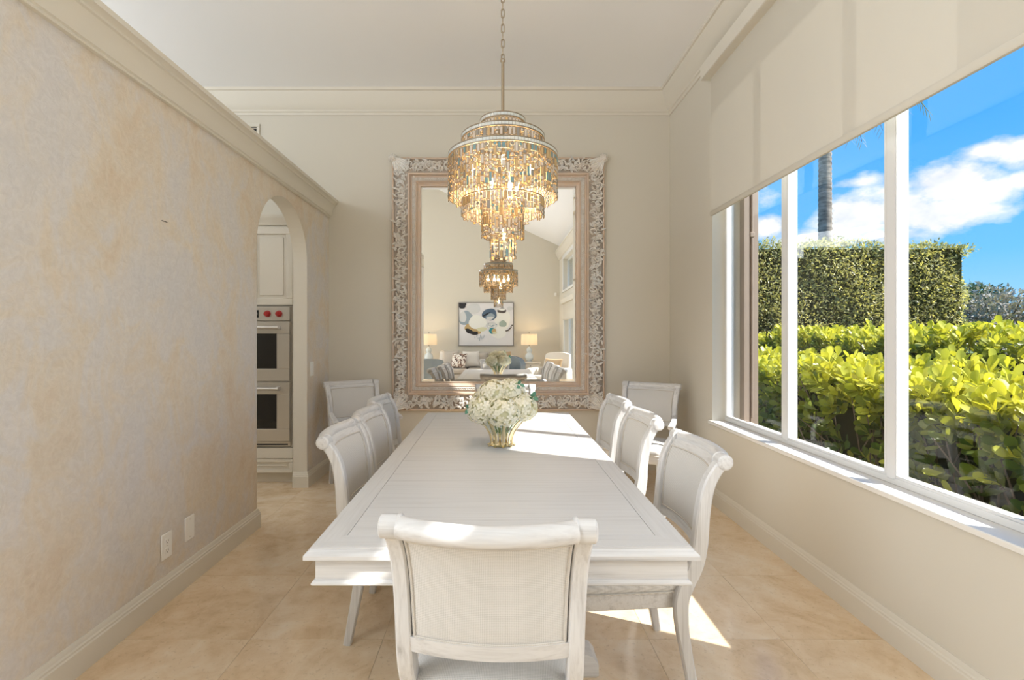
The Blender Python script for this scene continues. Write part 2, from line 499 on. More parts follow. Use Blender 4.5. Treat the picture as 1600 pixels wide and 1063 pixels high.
def bulb_mat(name, col, strength):
    m, nt, bs = new_mat(name)
    bs.inputs['Base Color'].default_value = (1, 0.9, 0.7, 1)
    bs.inputs['Emission Color'].default_value = (*col, 1); bs.inputs['Emission Strength'].default_value = strength
    return m
MAT['bulb'] = bulb_mat('lit_bulb', (1.0, 0.78, 0.42), 14)

# ================================================================== the room
XL, XR, YB, YF, XS = -1.70, 1.77, 5.11, -3.85, -6.5
ZC = 3.83

# floor: a grout bed and one tile object per stone
fl = MB(); fl.box(XS, XR, YF, YB, -0.12, -0.0015)
floor = structure(fl.build('floor', MAT['grout']), 'polished beige travertine floor laid in large square tiles', 'floor')
def tile_mesh(w, d):
    b = MB(); b.box(0.0007, w - 0.0007, 0.0007, d - 0.0007, -0.006, 0.0, bev=0.0008)
    o = b.build('tile', MAT['tile']); me = o.data; bpy.data.objects.remove(o); return me
tile_cache = {}
xs = [XS] + [x for x in (-1.11 + 0.6 * k for k in range(-12, 8)) if XS + 0.05 < x < XR - 0.05] + [XR]
ys = [YF] + [y for y in (2.27 + 0.6 * k for k in range(-14, 8)) if YF + 0.05 < y < YB - 0.05] + [YB]
xs = [x for x in xs if x > -4.2]
for i in range(len(xs) - 1):
    for j in range(len(ys) - 1):
        k = (round(xs[i + 1] - xs[i], 3), round(ys[j + 1] - ys[j], 3))
        if k not in tile_cache: tile_cache[k] = tile_mesh(*k)
        t = bpy.data.objects.new('tile', tile_cache[k]); COL.objects.link(t); t.parent = floor; t.location = (xs[i], ys[j], 0)
b = MB(); b.box(XS + 0.002, xs[0] - 0.002, YF, YB, -0.006, 0.0)
tag(b.build('far_paving', MAT['tile'], floor), kind='stuff')

# ceilings: flat over the dining room, vaulted over the living room
b = MB(); b.box(XS, XR + 0.3, 1.9, YB + 0.15, ZC, ZC + 0.15)
structure(b.build('ceiling', MAT['ceiling']), 'flat white dining room ceiling above the crown moulding', 'ceiling')
b = MB()
prof = [(XR + 0.3, 3.69), (-2.5, 5.83), (XS - 0.1, 3.95), (XS - 0.1, 4.10), (-2.5, 5.98), (XR + 0.3, 3.84)]
b.poly([(x, YF - 0.1, z) for x, z in prof], (0, 1.9 - YF + 0.1, 0))
structure(b.build('ceiling', MAT['ceiling']), 'sloping vaulted ceiling over the living room, seen in the mirror', 'ceiling')
b = MB(); b.poly([(x, 1.9, z) for x, z in [(XR + 0.3, ZC + 0.02), (XR + 0.3, 3.84), (-2.5, 5.98), (XS - 0.1, 4.1), (XS - 0.1, ZC + 0.02)]], (0, 0.1, 0))
structure(b.build('trim_1', MAT['wall']), 'gable above the dining room ceiling edge', 'wall')

def holed_wall(name, mats, a0, a1, b0, b1, holes, pos, t0, t1, axis='x', parent=None):
    """wall in the plane of a (horizontal) and b (height) with rectangular holes, faces at t0 (room) and t1 (outside)"""
    A = sorted({a0, a1, *[h[0] for h in holes], *[h[1] for h in holes]}); A = [v for v in A if a0 <= v <= a1]
    B = sorted({b0, b1, *[h[2] for h in holes], *[h[3] for h in holes]}); B = [v for v in B if b0 <= v <= b1]
    bm = bmesh.new(); cache = {}
    def vert(a, z, t):
        k = (round(a, 5), round(z, 5), round(t, 5))
        if k not in cache: cache[k] = bm.verts.new((t, a, z) if axis == 'x' else (a, t, z))
        return cache[k]
    def solid(i, j):
        if i < 0 or j < 0 or i >= len(A) - 1 or j >= len(B) - 1: return False
        ca, cb = (A[i] + A[i + 1]) / 2, (B[j] + B[j + 1]) / 2
        return not any(h[0] < ca < h[1] and h[2] < cb < h[3] for h in holes)
    for i in range(len(A) - 1):
        for j in range(len(B) - 1):
            if not solid(i, j): continue
            p = [(A[i], B[j]), (A[i + 1], B[j]), (A[i + 1], B[j + 1]), (A[i], B[j + 1])]
            bm.faces.new([vert(*q, t0) for q in p]); f = bm.faces.new([vert(*q, t1) for q in p[::-1]]); f.material_index = 1
            for (di, dj, s, e_) in ((-1, 0, 3, 0), (1, 0, 1, 2), (0, -1, 0, 1), (0, 1, 2, 3)):
                if not solid(i + di, j + dj):
                    tm = t0 + (t1 - t0) * 0.55 if abs(t1 - t0) > 0.2 else t1
                    bm.faces.new([vert(*p[s], t0), vert(*p[e_], t0), vert(*p[e_], tm), vert(*p[s], tm)])
                    if tm != t1:
                        f = bm.faces.new([vert(*p[s], tm), vert(*p[e_], tm), vert(*p[e_], t1), vert(*p[s], t1)]); f.material_index = 1
    bmesh.ops.recalc_face_normals(bm, faces=bm.faces[:])
    me = bpy.data.meshes.new(name); bm.to_mesh(me); bm.free()
    for m in mats: me.materials.append(m)
    return finish(bpy.data.objects.new(name, me), parent)

W1 = (1.655, 4.11, 0.67, 3.45)
W2 = (-0.20, 0.60, 2.65, 2.985)
W5 = (-0.45, 1.05, 0.67, 2.30)
W3 = (-2.80, -0.95, 0.02, 2.20)
W4 = (-3.00, -1.00, 2.52, 3.34)
XO = 2.05
wr = holed_wall('wall_right', [MAT['wall'], MAT['stucco']], YF - 0.1, YB + 0.15, -0.12, ZC + 0.15, [W1, W2, W3, W4, W5], 0, XR, XO)
structure(wr, 'cream window wall pierced by the big dining window', 'wall')
b = MB(); b.box(XS - 0.1, XR, YB, YB + 0.15, -0.12, ZC + 0.05)
structure(b.build('wall_back', MAT['wall']), 'cream end wall that carries the big carved mirror', 'wall')
b = MB(); b.poly([(x, YF, z) for x, z in [(XS - 0.1, -0.12), (XR, -0.12), (XR, 3.9), (-2.5, 5.95), (XS - 0.1, 4.05)]], (0, -0.1, 0))
structure(b.build('wall_front', MAT['wall']), 'cream living room gable wall seen in the mirror', 'wall')
b = MB(); b.box(XS - 0.1, XS, YF, YB, -0.12, 4.05)
structure(b.build('wall_side', MAT['wall']), 'cream outer wall of the living room and kitchen', 'wall')

# the plaster partition with its arch
ya, yb_, zs = 3.57, 4.52, 2.02
rad = (yb_ - ya) / 2
pts = [(1.0, 0), (ya, 0)] + [((ya + yb_) / 2 - rad * math.cos(q), zs + 0.455 * math.sin(q)) for q in np.linspace(0, PI, 33)] + [(yb_, 0), (YB, 0), (YB, 2.60), (1.0, 2.60)]
bm = bmesh.new()
va = [bm.verts.new((XL, y, z)) for y, z in pts]; vb = [bm.verts.new((XL - 0.125, y, z)) for y, z in pts]
f1 = bm.faces.new(va); f2 = bm.faces.new(vb[::-1]); f2.material_index = 1
for i in range(len(pts)):
    j = (i + 1) % len(pts)
    f = bm.faces.new((va[i], va[j], vb[j], vb[i])); f.material_index = 1
bmesh.ops.recalc_face_normals(bm, faces=bm.faces[:])
bmesh.ops.triangulate(bm, faces=[f1, f2])
me = bpy.data.meshes.new('wall_left'); bm.to_mesh(me); bm.free(); me.materials.append(MAT['plaster']); me.materials.append(MAT['trim'])
wleft = structure(finish(bpy.data.objects.new('wall_left', me)), 'mottled tan and grey faux plaster partition with an arched opening', 'wall')

b = MB(); b.box(XS, XL - 0.127, 1.0, 1.12, -0.12, 2.95)  # unseen wall, added to keep the fill light off the ovens
structure(b.build('wall_kitchen_light_block', MAT['wall']), 'unseen cream partition added to block the fill light from the kitchen', 'wall')
# mouldings
ledge = [(0, 2.565), (0.020, 2.566), (0.024, 2.572), (0.022, 2.580), (0.030, 2.584), (0.034, 2.600), (0.040, 2.630), (0.050, 2.660), (0.062, 2.678), (0.072, 2.682), (0.074, 2.692), (0.090, 2.704), (0.098, 2.706), (0.100, 2.730), (-0.16, 2.730), (-0.16, 2.60), (0, 2.60)]
b = MB(); b.moulding(ledge, [(XL, 1.0), (XL, YB)], [(1, 0)])
structure(b.build('trim_2', MAT['trim'], angle=25), 'cream crown ledge capping the plaster partition', 'moulding')
crown = [(0, 3.60), (0.014, 3.60), (0.018, 3.624), (0.032, 3.630), (0.034, 3.648), (0.05, 3.665), (0.072, 3.705), (0.098, 3.76), (0.112, 3.785), (0.116, 3.80), (0.132, 3.804), (0.134, 3.83), (0, 3.83)]
b = MB(); b.moulding(crown, [(XS, YB), (XR, YB), (XR, 1.9)], [(0, -1), (-1, 0)])
structure(b.build('trim_3', MAT['trim'], angle=25), 'cream crown moulding under the white ceiling', 'moulding')
b = MB(); b.moulding([(o, z - 0.17) for o, z in crown], [(XR, 1.9), (XR, YF)], [(-1, 0)])
structure(b.build('trim_4', MAT['trim'], angle=25), 'crown moulding below the vaulted ceiling, seen in the mirror', 'moulding')
base = [(0, 0), (0.020, 0), (0.020, 0.098), (0.016, 0.104), (0.016, 0.112), (0.011, 0.118), (0.009, 0.130), (0.004, 0.138), (0, 0.138)]
def baseboard(name, path, inward, label):
    q = MB(); q.moulding(base, path, inward)
    structure(q.build(name, MAT['trim'], angle=25), label, 'baseboard')
baseboard('baseboard_left', [(XL, 1.0), (XL, ya), (XL - 0.125, ya)], [(1, 0), (0, 1)], 'cream baseboard along the plaster wall, ending at the arch')
baseboard('baseboard_corner', [(XL - 0.125, yb_), (XL, yb_), (XL, YB), (XR, YB), (XR, -0.9)], [(0, -1), (1, 0), (0, -1), (-1, 0)], 'cream baseboard round the mirror wall and under the window')
baseboard('baseboard_front', [(XR, YF), (XS, YF)], [(0, 1)], 'cream baseboard behind the sofa, seen in the mirror')

# ------------------------------------------------------------------ windows
def window(name, label, W, mull, xg=1.90, sill=True, fd=0.06, fw=0.035):
    y0, y1, z0, z1 = W
    b = MB(); f = fw
    x0, x1 = xg - fd / 2, xg + fd / 2
    b.box(x0, x1, y0, y1, z0, z0 + f, bev=0.004); b.box(x0, x1, y0, y1, z1 - f, z1, bev=0.004)
    b.box(x0, x1, y0, y0 + f, z0 + f, z1 - f, bev=0.004); b.box(x0, x1, y1 - f, y1, z0 + f, z1 - f, bev=0.004)
    w = structure(b.build(name, MAT['winframe']), label, 'window')
    edges = [y0 + f] + [v for m in mull for v in (m - 0.025, m + 0.025)] + [y1 - f]
    for m in mull:
        q = MB(); q.box(x0 - 0.006, x1 + 0.006, m - 0.025, m + 0.025, z0 + f - 0.01, z1 - f + 0.01, bev=0.004)
        q.box(x0 - 0.006, x0 + 0.012, m - 0.031, m - 0.02, z0 + f, z1 - f); q.build('mullion', MAT['winframe'], w)
    for i in range(0, len(edges), 2):
        q = MB(); q.box(xg - 0.003, xg + 0.003, edges[i] - 0.004, edges[i + 1] + 0.004, z0 + f - 0.004, z1 - f + 0.004); q.build('pane', MAT['glass'], w)
        q = MB(); q.box(x0 - 0.004, xg - 0.004, edges[i], edges[i + 1], z0 + f, z0 + f + 0.012, bev=0.003)
        q.box(x0 - 0.004, xg - 0.004, edges[i], edges[i] + 0.012, z0 + f + 0.012, z1 - f); q.box(x0 - 0.004, xg - 0.004, edges[i + 1] - 0.012, edges[i + 1], z0 + f + 0.012, z1 - f)
        q.build('glazing_bead', MAT['winframe'], w)
    return w
w1 = window('window_1', 'big three-pane picture window with white mullions above a marble sill', W1, [2.378, 3.247])
b = MB(); b.box(1.742, 1.875, 1.655, 4.135, 0.645, 0.671, bev=0.004); b.build('window_sill', MAT['sill'], w1)
b = MB()
b.box(1.995, 2.035, 4.035, 4.108, 0.66, 3.45); b.box(2.035, 2.13, 4.075, 4.135, 0.60, 3.5, bev=0.006); b.box(2.06, 2.08, 4.06, 4.076, 0.60, 3.5)
b.box(1.995, 2.035, 1.657, 1.69, 0.66, 3.45); b.box(2.035, 2.13, 1.60, 1.690, 0.60, 3.5, bev=0.006)  # unseen near track, added to keep the window's shadow edge in place
b.build('shutter_track', MAT['brown'], w1)
b = MB(); b.tube([(2.065, 4.05, 0.7), (2.065, 4.05, 3.4)], 0.008, 8); b.box(2.045, 2.08, 4.035, 4.06, 2.16, 2.20, bev=0.004); b.build('track_rod', MAT['brown'], w1)
for k in range(7):
    for m in (2.352, 3.221):
        q = MB(); q.lathe([(0.0, 0), (0.005, 0.0), (0.004, 0.003), (0, 0.0035)], 8, caps=False, M=Matrix.Rotation(PI / 2, 4, 'X'), c=(1.895, m, 0.95 + k * 0.4)); q.build('screw_cap', MAT['steel'], w1)
window('window_2_sun_slot', 'unseen narrow slot added high in the window wall to pass a sun patch', W2, [])  # unseen opening, sized to let a sun patch onto the near chair
window('window_5_added', 'unseen window added behind the camera to go with the fill lamp', W5, [0.3])  # unseen window, added to go with the window-side fill lamp
w3 = window('window_3', 'tall living room patio window, seen in the mirror', W3, [-1.9])
w4 = window('window_4', 'clerestory window below the vaulted ceiling, seen in the mirror', W4, [-2.0])
b = MB(); c_ = 0.09
for W, nm in ((W3, 3), (W4, 4)):
    q = MB()
    q.box(XR - 0.018, XR, W[0] - c_, W[0], W[2], W[3] + c_, bev=0.004); q.box(XR - 0.018, XR, W[1], W[1] + c_, W[2], W[3] + c_, bev=0.004)
    q.box(XR - 0.02, XR, W[0], W[1], W[3], W[3] + c_, bev=0.004)
    if nm == 4: q.box(XR - 0.03, XR, W[0] - c_, W[1] + c_, W[2] - 0.06, W[2], bev=0.004)
    q.build('window_casing', MAT['winframe'], w3 if nm == 3 else w4)
b.bm.free()

# roller shades
def roller_shade(label, y0, y1, ztop, zbot, x, xf, group=None):
    t = thing('roller_shade', label, 'shade', (XR, (y0 + y1) / 2, ztop), 0, group)
    oy = (y0 + y1) / 2
    q = MB(); q.box(xf - XR, -0.002, y0 - oy - 0.04, y1 - oy + 0.04, -0.10, 0.02, bev=0.006); q.build('headrail', MAT['trim'], t)
    q = MB(); q.grid(lambda u, v: Vector((x - XR, y0 - oy + (y1 - y0) * u, zbot - ztop + 0.03 + (-0.085 - zbot + ztop - 0.03) * v)), 4, 2); q.build('shade_cloth', MAT['shade'], t)
    q = MB(); q.box(x - XR - 0.011, x - XR + 0.011, y0 - oy, y1 - oy, zbot - ztop, zbot - ztop + 0.042, bev=0.009, seg=2); q.build('hem_bar', MAT['shade'], t)
    return t
roller_shade('cream roller shade half lowered over the big dining window', 1.25, 4.035, 3.53, 2.322, 1.725, 1.655)
roller_shade('unseen cream roller shade lowered over the window added behind the camera', -0.55, 1.13, 2.50, 0.70, 1.755, 1.71)  # unseen shade, added with the window behind the camera
roller_shade('cream roller shade over the living room patio window, seen in the mirror', -2.85, -0.90, 2.25, 1.73, 1.74, 1.68)

# ------------------------------------------------------------------ wall fittings
def plate(name, label, cat, y, z, kind):
    t = thing(name, label, cat, (XL, y, z))
    q = MB(); q.box(0.0005, 0.007, -0.042, 0.042, -0.066, 0.066, bev=0.003); q.build('cover_plate', MAT['plate'], t)
    if kind == 'outlet':
        for s in (-1, 1):
            q = MB(); q.box(0.006, 0.009, -0.017, 0.017, s * 0.024 - 0.016, s * 0.024 + 0.016, bev=0.004); r = q.build('socket', MAT['plate'], t)
            q = MB(); q.box(0.0085, 0.0094, -0.008, -0.0055, s * 0.024 - 0.004, s * 0.024 + 0.006); q.box(0.0085, 0.0094, 0.0055, 0.008, s * 0.024 - 0.004, s * 0.024 + 0.006); q.box(0.0085, 0.0094, -0.002, 0.002, s * 0.024 - 0.011, s * 0.024 - 0.007); q.build('slot', MAT['dark'], r)
    if kind == 'switch':
        q = MB(); q.box(0.006, 0.011, -0.016, 0.016, -0.033, 0.033, bev=0.002); q.build('rocker', MAT['plate'], t)
    for s in (-1, 1):
        q = MB(); q.lathe([(0.0, 0.0), (0.0032, 0.0), (0.0025, 0.0015), (0, 0.0017)], 8, caps=False, M=Matrix.Rotation(PI / 2, 4, 'Y'), c=(0.007, 0, s * (0.048 if kind != 'outlet' else 0.0) + (0 if kind != 'outlet' else s * 0.0)))
        if kind != 'outlet' or s == 1: q.build('screw', MAT['steel'], t)
        else: q.bm.free()
plate('wall_outlet', 'white duplex power outlet low on the plaster wall', 'outlet', 2.586, 0.290, 'outlet')
plate('blank_plate', 'white blank cover plate beside the power outlet', 'wall plate', 2.780, 0.307, 'blank')
plate('light_switch', 'white light switch between the arch and the room corner', 'switch', 4.63, 1.06, 'switch')
t = thing('air_vent', 'white slatted air vent high on the end wall above the ledge', 'vent', (-2.66, YB, 3.38))
b = MB()
b.box(-0.26, 0.26, -0.014, -0.001, 0.105, 0.135, bev=0.003); b.box(-0.26, 0.26, -0.014, -0.001, -0.135, -0.105, bev=0.003)
b.box(-0.26, -0.23, -0.014, -0.001, -0.105, 0.105, bev=0.003); b.box(0.23, 0.26, -0.014, -0.001, -0.105, 0.105, bev=0.003); b.build('vent_frame', MAT['trim'], t)
b = MB(); b.box(-0.23, 0.23, -0.003, -0.001, -0.105, 0.105); b.build('vent_backing', MAT['dark'], t)
sm = None
for k in range(7):
    if sm is None:
        b = MB(); b.box(-0.23, 0.23, -0.010, 0.010, -0.0015, 0.0015); o = b.build('slat', MAT['trim'], t); sm = o.data
    else: o = finish(bpy.data.objects.new('slat', sm), t)
    o.location = (0, -0.010, -0.09 + 0.03 * k); o.rotation_euler = (math.radians(35), 0, 0)
tag((lambda q: (q.box(0.0004, 0.0016, -0.022, 0.022, -0.002, 0.002), q.build('scratch', MAT['dark']))[1])(MB()), 'small dark scratch on the plaster wall', 'scratch').location = (XL, 2.575, 1.957)

# ------------------------------------------------------------------ kitchen seen through the arch
YC = 4.63
t = thing('oven_cabinet', 'tall cream kitchen cabinet around the double oven, through the arch', 'cabinet', (-2.265, YC, 0))
b = MB(); b.box(-0.46, 0.43, 0.002, 0.475, 0.10, 2.42); b.build('carcass', MAT['cabinet'], t)
b = MB(); b.box(-0.44, 0.41, 0.06, 0.47, 0.0, 0.10); b.build('toe_kick', MAT['cabinet'], t)
def panel_door(x0, x1, z0, z1, name, raised=True):
    q = MB(); f = 0.062 if raised else 0.03
    q.box(x0, x1, -0.006, 0.0, z0, z1)
    for (a, c, d, e_) in ((x0, x1, z1 - f, z1), (x0, x1, z0, z0 + f), (x0, x0 + f, z0 + f, z1 - f), (x1 - f, x1, z0 + f, z1 - f)): q.box(a, c, -0.021, -0.005, d, e_, bev=0.003)
    q.box(x0 + f + 0.025, x1 - f - 0.025, -0.016, -0.005, z0 + f + 0.025, z1 - f - 0.025, bev=0.008)
    return q.build(name, MAT['cabinet'], t)
for x0, x1 in ((-0.40, -0.003), (0.003, 0.40)):
    d = panel_door(x0, x1, 1.645, 2.36, 'cabinet_door')
    s = 1 if x0 < 0 else -1
    q = MB(); q.lathe([(0.0, -0.050), (0.012, -0.048), (0.014, -0.040), (0.006, -0.034), (0.006, -0.02)], 12, M=Matrix.Rotation(-PI / 2, 4, 'X'), c=((x1 - 0.03) if s == 1 else (x0 + 0.03), 0, 1.70)); q.build('knob', MAT['steel'], d)
for z0, z1 in ((0.235, 0.335),): 
    q = MB(); q.box(-0.40, 0.40, -0.02, 0.0, 0.235, 0.335, bev=0.004); q.build('drawer', MAT['cabinet'], t)
panel_door(-0.40, 0.40, 0.105, 0.23, 'drawer', False)
b = MB(); b.moulding([(0, 2.38), (0.012, 2.38), (0.018, 2.41), (0.04, 2.44), (0.045, 2.47), (0, 2.47)], [(-0.46, 0.0), (0.43, 0.0)], [(0, -1)]); b.build('cabinet_crown', MAT['cabinet'], t)

t = thing('wall_oven', 'stainless double wall oven with red knobs, through the arch', 'oven', (-2.265, YC, 0.353))
b = MB(); b.box(-0.38, 0.38, -0.012, 0.0, 0.0, 1.275); b.build('chassis', MAT['steel'], t)
b = MB(); b.box(-0.38, 0.38, -0.040, -0.012, 1.148, 1.275, bev=0.004); cp = b.build('control_panel', MAT['steel'], t)
b = MB(); b.box(-0.10, 0.098, -0.043, -0.039, 1.175, 1.245, bev=0.002); b.build('display', MAT['screen'], cp)
b = MB()
for k in range(9): b.box(-0.085 + k * 0.02, -0.075 + k * 0.02, -0.0436, -0.0428, 1.20, 1.222)
b.build('display_digit', MAT['plate'], cp)
for kx in (-0.283, -0.178, 0.178, 0.283):
    q = MB(); q.lathe([(0.030, 0.0), (0.030, 0.004), (0.024, 0.006), (0.0225, 0.032), (0.019, 0.036), (0, 0.036)], 20, M=Matrix.Rotation(PI / 2, 4, 'X'), c=(kx, -0.040, 1.211))
    q.box(kx - 0.004, kx + 0.004, -0.082, -0.074, 1.19, 1.232, bev=0.002); q.build('knob', MAT['red'], cp)
for z0, z1 in ((0.595, 1.140), (0.045, 0.585)):
    q = MB()
    wx, wz0, wz1 = 0.262, z0 + 0.115, z1 - 0.11
    q.box(-0.38, 0.38, -0.045, -0.013, wz1, z1, bev=0.004); q.box(-0.38, 0.38, -0.045, -0.013, z0, wz0, bev=0.004)
    q.box(-0.38, -wx, -0.045, -0.013, wz0, wz1, bev=0.003); q.box(wx, 0.38, -0.045, -0.013, wz0, wz1, bev=0.003)
    d = q.build('oven_door', MAT['steel'], t)
    q = MB(); q.box(-wx, wx, -0.040, -0.030, wz0, wz1); q.build('oven_window', MAT['blackglass'], d)
    q = MB(); zh = z1 - 0.055
    q.tube([(-0.30, -0.095, zh), (0.30, -0.095, zh)], 0.014, 12)
    for s in (-1, 1): q.box(s * 0.285 - 0.014, s * 0.285 + 0.014, -0.098, -0.043, zh - 0.017, zh + 0.017, bev=0.004)
    q.build('handle', MAT['steel'], d)
b = MB(); b.box(-0.38, 0.38, -0.03, -0.012, 0.0, 0.04); v_ = b.build('vent_grille', MAT['steel'], t)
b = MB(); b.box(-0.36, 0.36, -0.032, -0.029, 0.008, 0.022); b.build('vent_slot', MAT['dark'], v_)

# ================================================================== the carved mirror
MX0, MX1, MZ0, MZ1 = -1.050, 1.098, 0.605, 3.162
mcx, mcz = (MX0 + MX1) / 2, (MZ0 + MZ1) / 2
hw, hh = (MX1 - MX0) / 2, (MZ1 - MZ0) / 2
mir = thing('wall_mirror', 'huge mirror in a carved antique silver frame on the end wall', 'mirror', (mcx, YB, mcz))
def frame_sweep(prof, name, mat, parent, hw_=hw, hh_=hh):
    """profile of (inset from the outer edge, depth from the wall) swept round the rectangle"""
    q = MB(); rings = []
    for sx, sz in ((-1, -1), (1, -1), (1, 1), (-1, 1)):
        rings.append([Vector((sx * (hw_ - u), -d, sz * (hh_ - u))) for u, d in prof])
    q.rings(rings, caps=False, close=True)
    return q.build(name, mat, parent, angle=25)
frame_sweep([(0.0, 0.002), (0.0, 0.035), (0.012, 0.050), (0.022, 0.050), (0.030, 0.042), (0.09, 0.060), (0.145, 0.062), (0.165, 0.070), (0.168, 0.002)], 'frame_ground', MAT['gilt_base'], mir)
frame_sweep([(0.0, 0.003), (-0.002, 0.030), (0.004, 0.050), (0.012, 0.056), (0.020, 0.052), (0.020, 0.003)], 'outer_moulding', MAT['gilt_rose'], mir)
frame_sweep([(0.166, 0.003), (0.166, 0.080), (0.172, 0.088), (0.182, 0.088), (0.188, 0.078), (0.194, 0.060), (0.206, 0.056), (0.206, 0.003)], 'cap_moulding', MAT['gilt_rose'], mir)
frame_sweep([(0.206, 0.003), (0.206, 0.060), (0.211, 0.066), (0.236, 0.064), (0.242, 0.058), (0.242, 0.003)], 'bead_band', MAT['gilt_bead'], mir)
frame_sweep([(0.242, 0.003), (0.242, 0.060), (0.248, 0.062), (0.254, 0.052), (0.268, 0.040), (0.280, 0.036), (0.284, 0.040), (0.290, 0.040), (0.292, 0.018), (0.292, 0.003)], 'inner_moulding', MAT['gilt_rose'], mir)
b = MB()
def bead_row(q, u, d, step, r):
    for horiz in (0, 1):
        L = (hw if horiz else hh) - u
        n = int(2 * L / step)
        for s in (-1, 1):
            for k in range(n + 1):
                a = -L + 2 * L * k / n
                c = (a, -d, s * (hh - u)) if horiz else (s * (hw - u), -d, a)
                bmesh.ops.create_icosphere(q.bm, subdivisions=1, radius=r * random.uniform(0.85, 1.15), matrix=Matrix.Translation(c) @ Matrix.Diagonal((1.25 if horiz else 1, 0.8, 1 if horiz else 1.25, 1)))
bead_row(b, 0.218, 0.066, 0.022, 0.0075); bead_row(b, 0.231, 0.066, 0.022, 0.0065)
tag(b.build('beading', MAT['gilt_bead'], mir), kind='stuff')
b = MB()
gi = 0.290; bv = 0.028
b.rings([[Vector((sx * (hw - u), -d, sz * (hh - u))) for sx, sz in ((-1, -1), (1, -1), (1, 1), (-1, 1))] for u, d in ((gi, 0.0185), (gi + bv, 0.0200))], caps=False)
vs = [b.bm.verts.new((sx * (hw - gi - bv), -0.0200, sz * (hh - gi - bv))) for sx, sz in ((-1, -1), (1, -1), (1, 1), (-1, 1))]
b.bm.faces.new(vs)
gl = b.build('mirror_glass', MAT['mirror'], mir, angle=0.01)

# carved acanthus: leaves with ribs and curled tips and spiral scrolls along each side
def carve_leaf(q, o, ang, L, W, lift, curl):
    """o = (x,z) root, ang = direction in the frame plane"""
    ca, sa = math.cos(ang), math.sin(ang); n = 5
    rows = []
    for i in range(n + 1):
        t = i / n
        w = W * (math.sin(PI * min(1, 0.12 + t * 0.86)) ** 0.8) * (1.0 - 0.12 * (i % 2))
        bend = curl * t * t * L
        lx, ly = t * L, bend
        h = lift * (0.25 + math.sin(PI * (0.15 + 0.75 * t)))
        row = []
        for s, hz in ((-1, -0.008), (-0.5, 0.004), (0, -0.002), (0.5, 0.004), (1, -0.008)):
            px, pz = lx + (-curl * t) * s * w, ly + s * w
            row.append(Vector((o[0] + ca * px - sa * pz, -(0.052 + h + hz), o[1] + sa * px + ca * pz)))
        rows.append(row)
    q.rings(rows, caps=False, loop=False)
def carve_scroll(q, o, ang, R, turn, r0):
    pts = []; rr = []
    for i in range(15):
        t = i / 14; a = ang + turn * t * 4.6; R_ = R * (1 - 0.82 * t)
        pts.append((o[0] + R_ * math.cos(a), -(0.060 + 0.022 * t), o[1] + R_ * math.sin(a))); rr.append(r0 * (1 - 0.45 * t))
    q.tube(pts, rr, 6)
    c = pts[-1]; bmesh.ops.create_icosphere(q.bm, subdivisions=1, radius=r0 * 1.25, matrix=Matrix.Translation(c))
def side_point(side, s, u):
    if side == 0: return (s, hh - u)
    if side == 1: return (s, -(hh - u))
    if side == 2: return (-(hw - u), s)
    return (hw - u, s)
for side in range(4):
    L = (hw if side < 2 else hh) - 0.15
    q = MB()
    n = int(2 * L / 0.092)
    fdir = 0 if side < 2 else PI / 2
    for k in range(n):
        s = -L + 2 * L * (k + 0.5) / n
        sg = 1 if s > 0 else -1; up = 1 if k % 2 else -1
        c = side_point(side, s, 0.095 + 0.018 * up)
        carve_scroll(q, c, fdir + (PI / 2) * up, 0.048, -up * sg, 0.0085)
        for m in range(10):
            a = fdir + (0 if sg > 0 else PI) + random.uniform(-1.5, 1.5)
            c2 = side_point(side, s + random.uniform(-0.06, 0.06), 0.095 + random.uniform(-0.055, 0.055))
            carve_leaf(q, c2, a, random.uniform(0.035, 0.065), random.uniform(0.009, 0.015), random.uniform(0.010, 0.024), random.uniform(-0.7, 0.7))
        for m in range(8):
            a = fdir + PI / 2 * random.choice((-1, 1)) + random.uniform(-0.5, 0.5)
            c2 = side_point(side, s + random.uniform(-0.06, 0.06), 0.095)
            carve_leaf(q, c2, a, random.uniform(0.035, 0.055), random.uniform(0.008, 0.012), random.uniform(0.012, 0.026), random.uniform(-0.9, 0.9))
    tag(q.build('carved_scrollwork', MAT['gilt_carve'], mir, angle=60, recalc=False), kind='stuff')
for sx in (-1, 1):
    for sz in (-1, 1):
        q = MB(); da = math.atan2(-sz, -sx)
        root = (sx * (hw - 0.015), sz * (hh - 0.015))
        for k in range(-3, 4):
            a = da + k * 0.19; Lk = 0.205 - abs(k) * 0.012
            carve_leaf(q, root, a, Lk, 0.019, 0.018 + 0.004 * (k % 2), 0.0)
        for s2 in (-1, 1): carve_scroll(q, (root[0] + 0.14 * math.cos(da + s2 * 0.55), root[1] + 0.14 * math.sin(da + s2 * 0.55)), da, 0.035, s2, 0.008)
        q.lathe([(0.0, 0.10), (0.018, 0.096), (0.034, 0.080), (0.040, 0.055), (0.036, 0.03), (0.03, 0.01)], 10, c=(root[0], 0, root[1]), M=Matrix.Rotation(PI / 2, 4, 'X'), caps=False)
        for k in range(10):
            a = 2 * PI * k / 10
            q.tube([(root[0] + rr_ * math.cos(a), -d_, root[1] + rr_ * math.sin(a)) for rr_, d_ in ((0.012, 0.102), (0.028, 0.090), (0.040, 0.062), (0.037, 0.035))], [0.003, 0.006, 0.008, 0.006], 6)
        q.build('corner_shell', MAT['gilt_carve'], mir, angle=60, recalc=False)

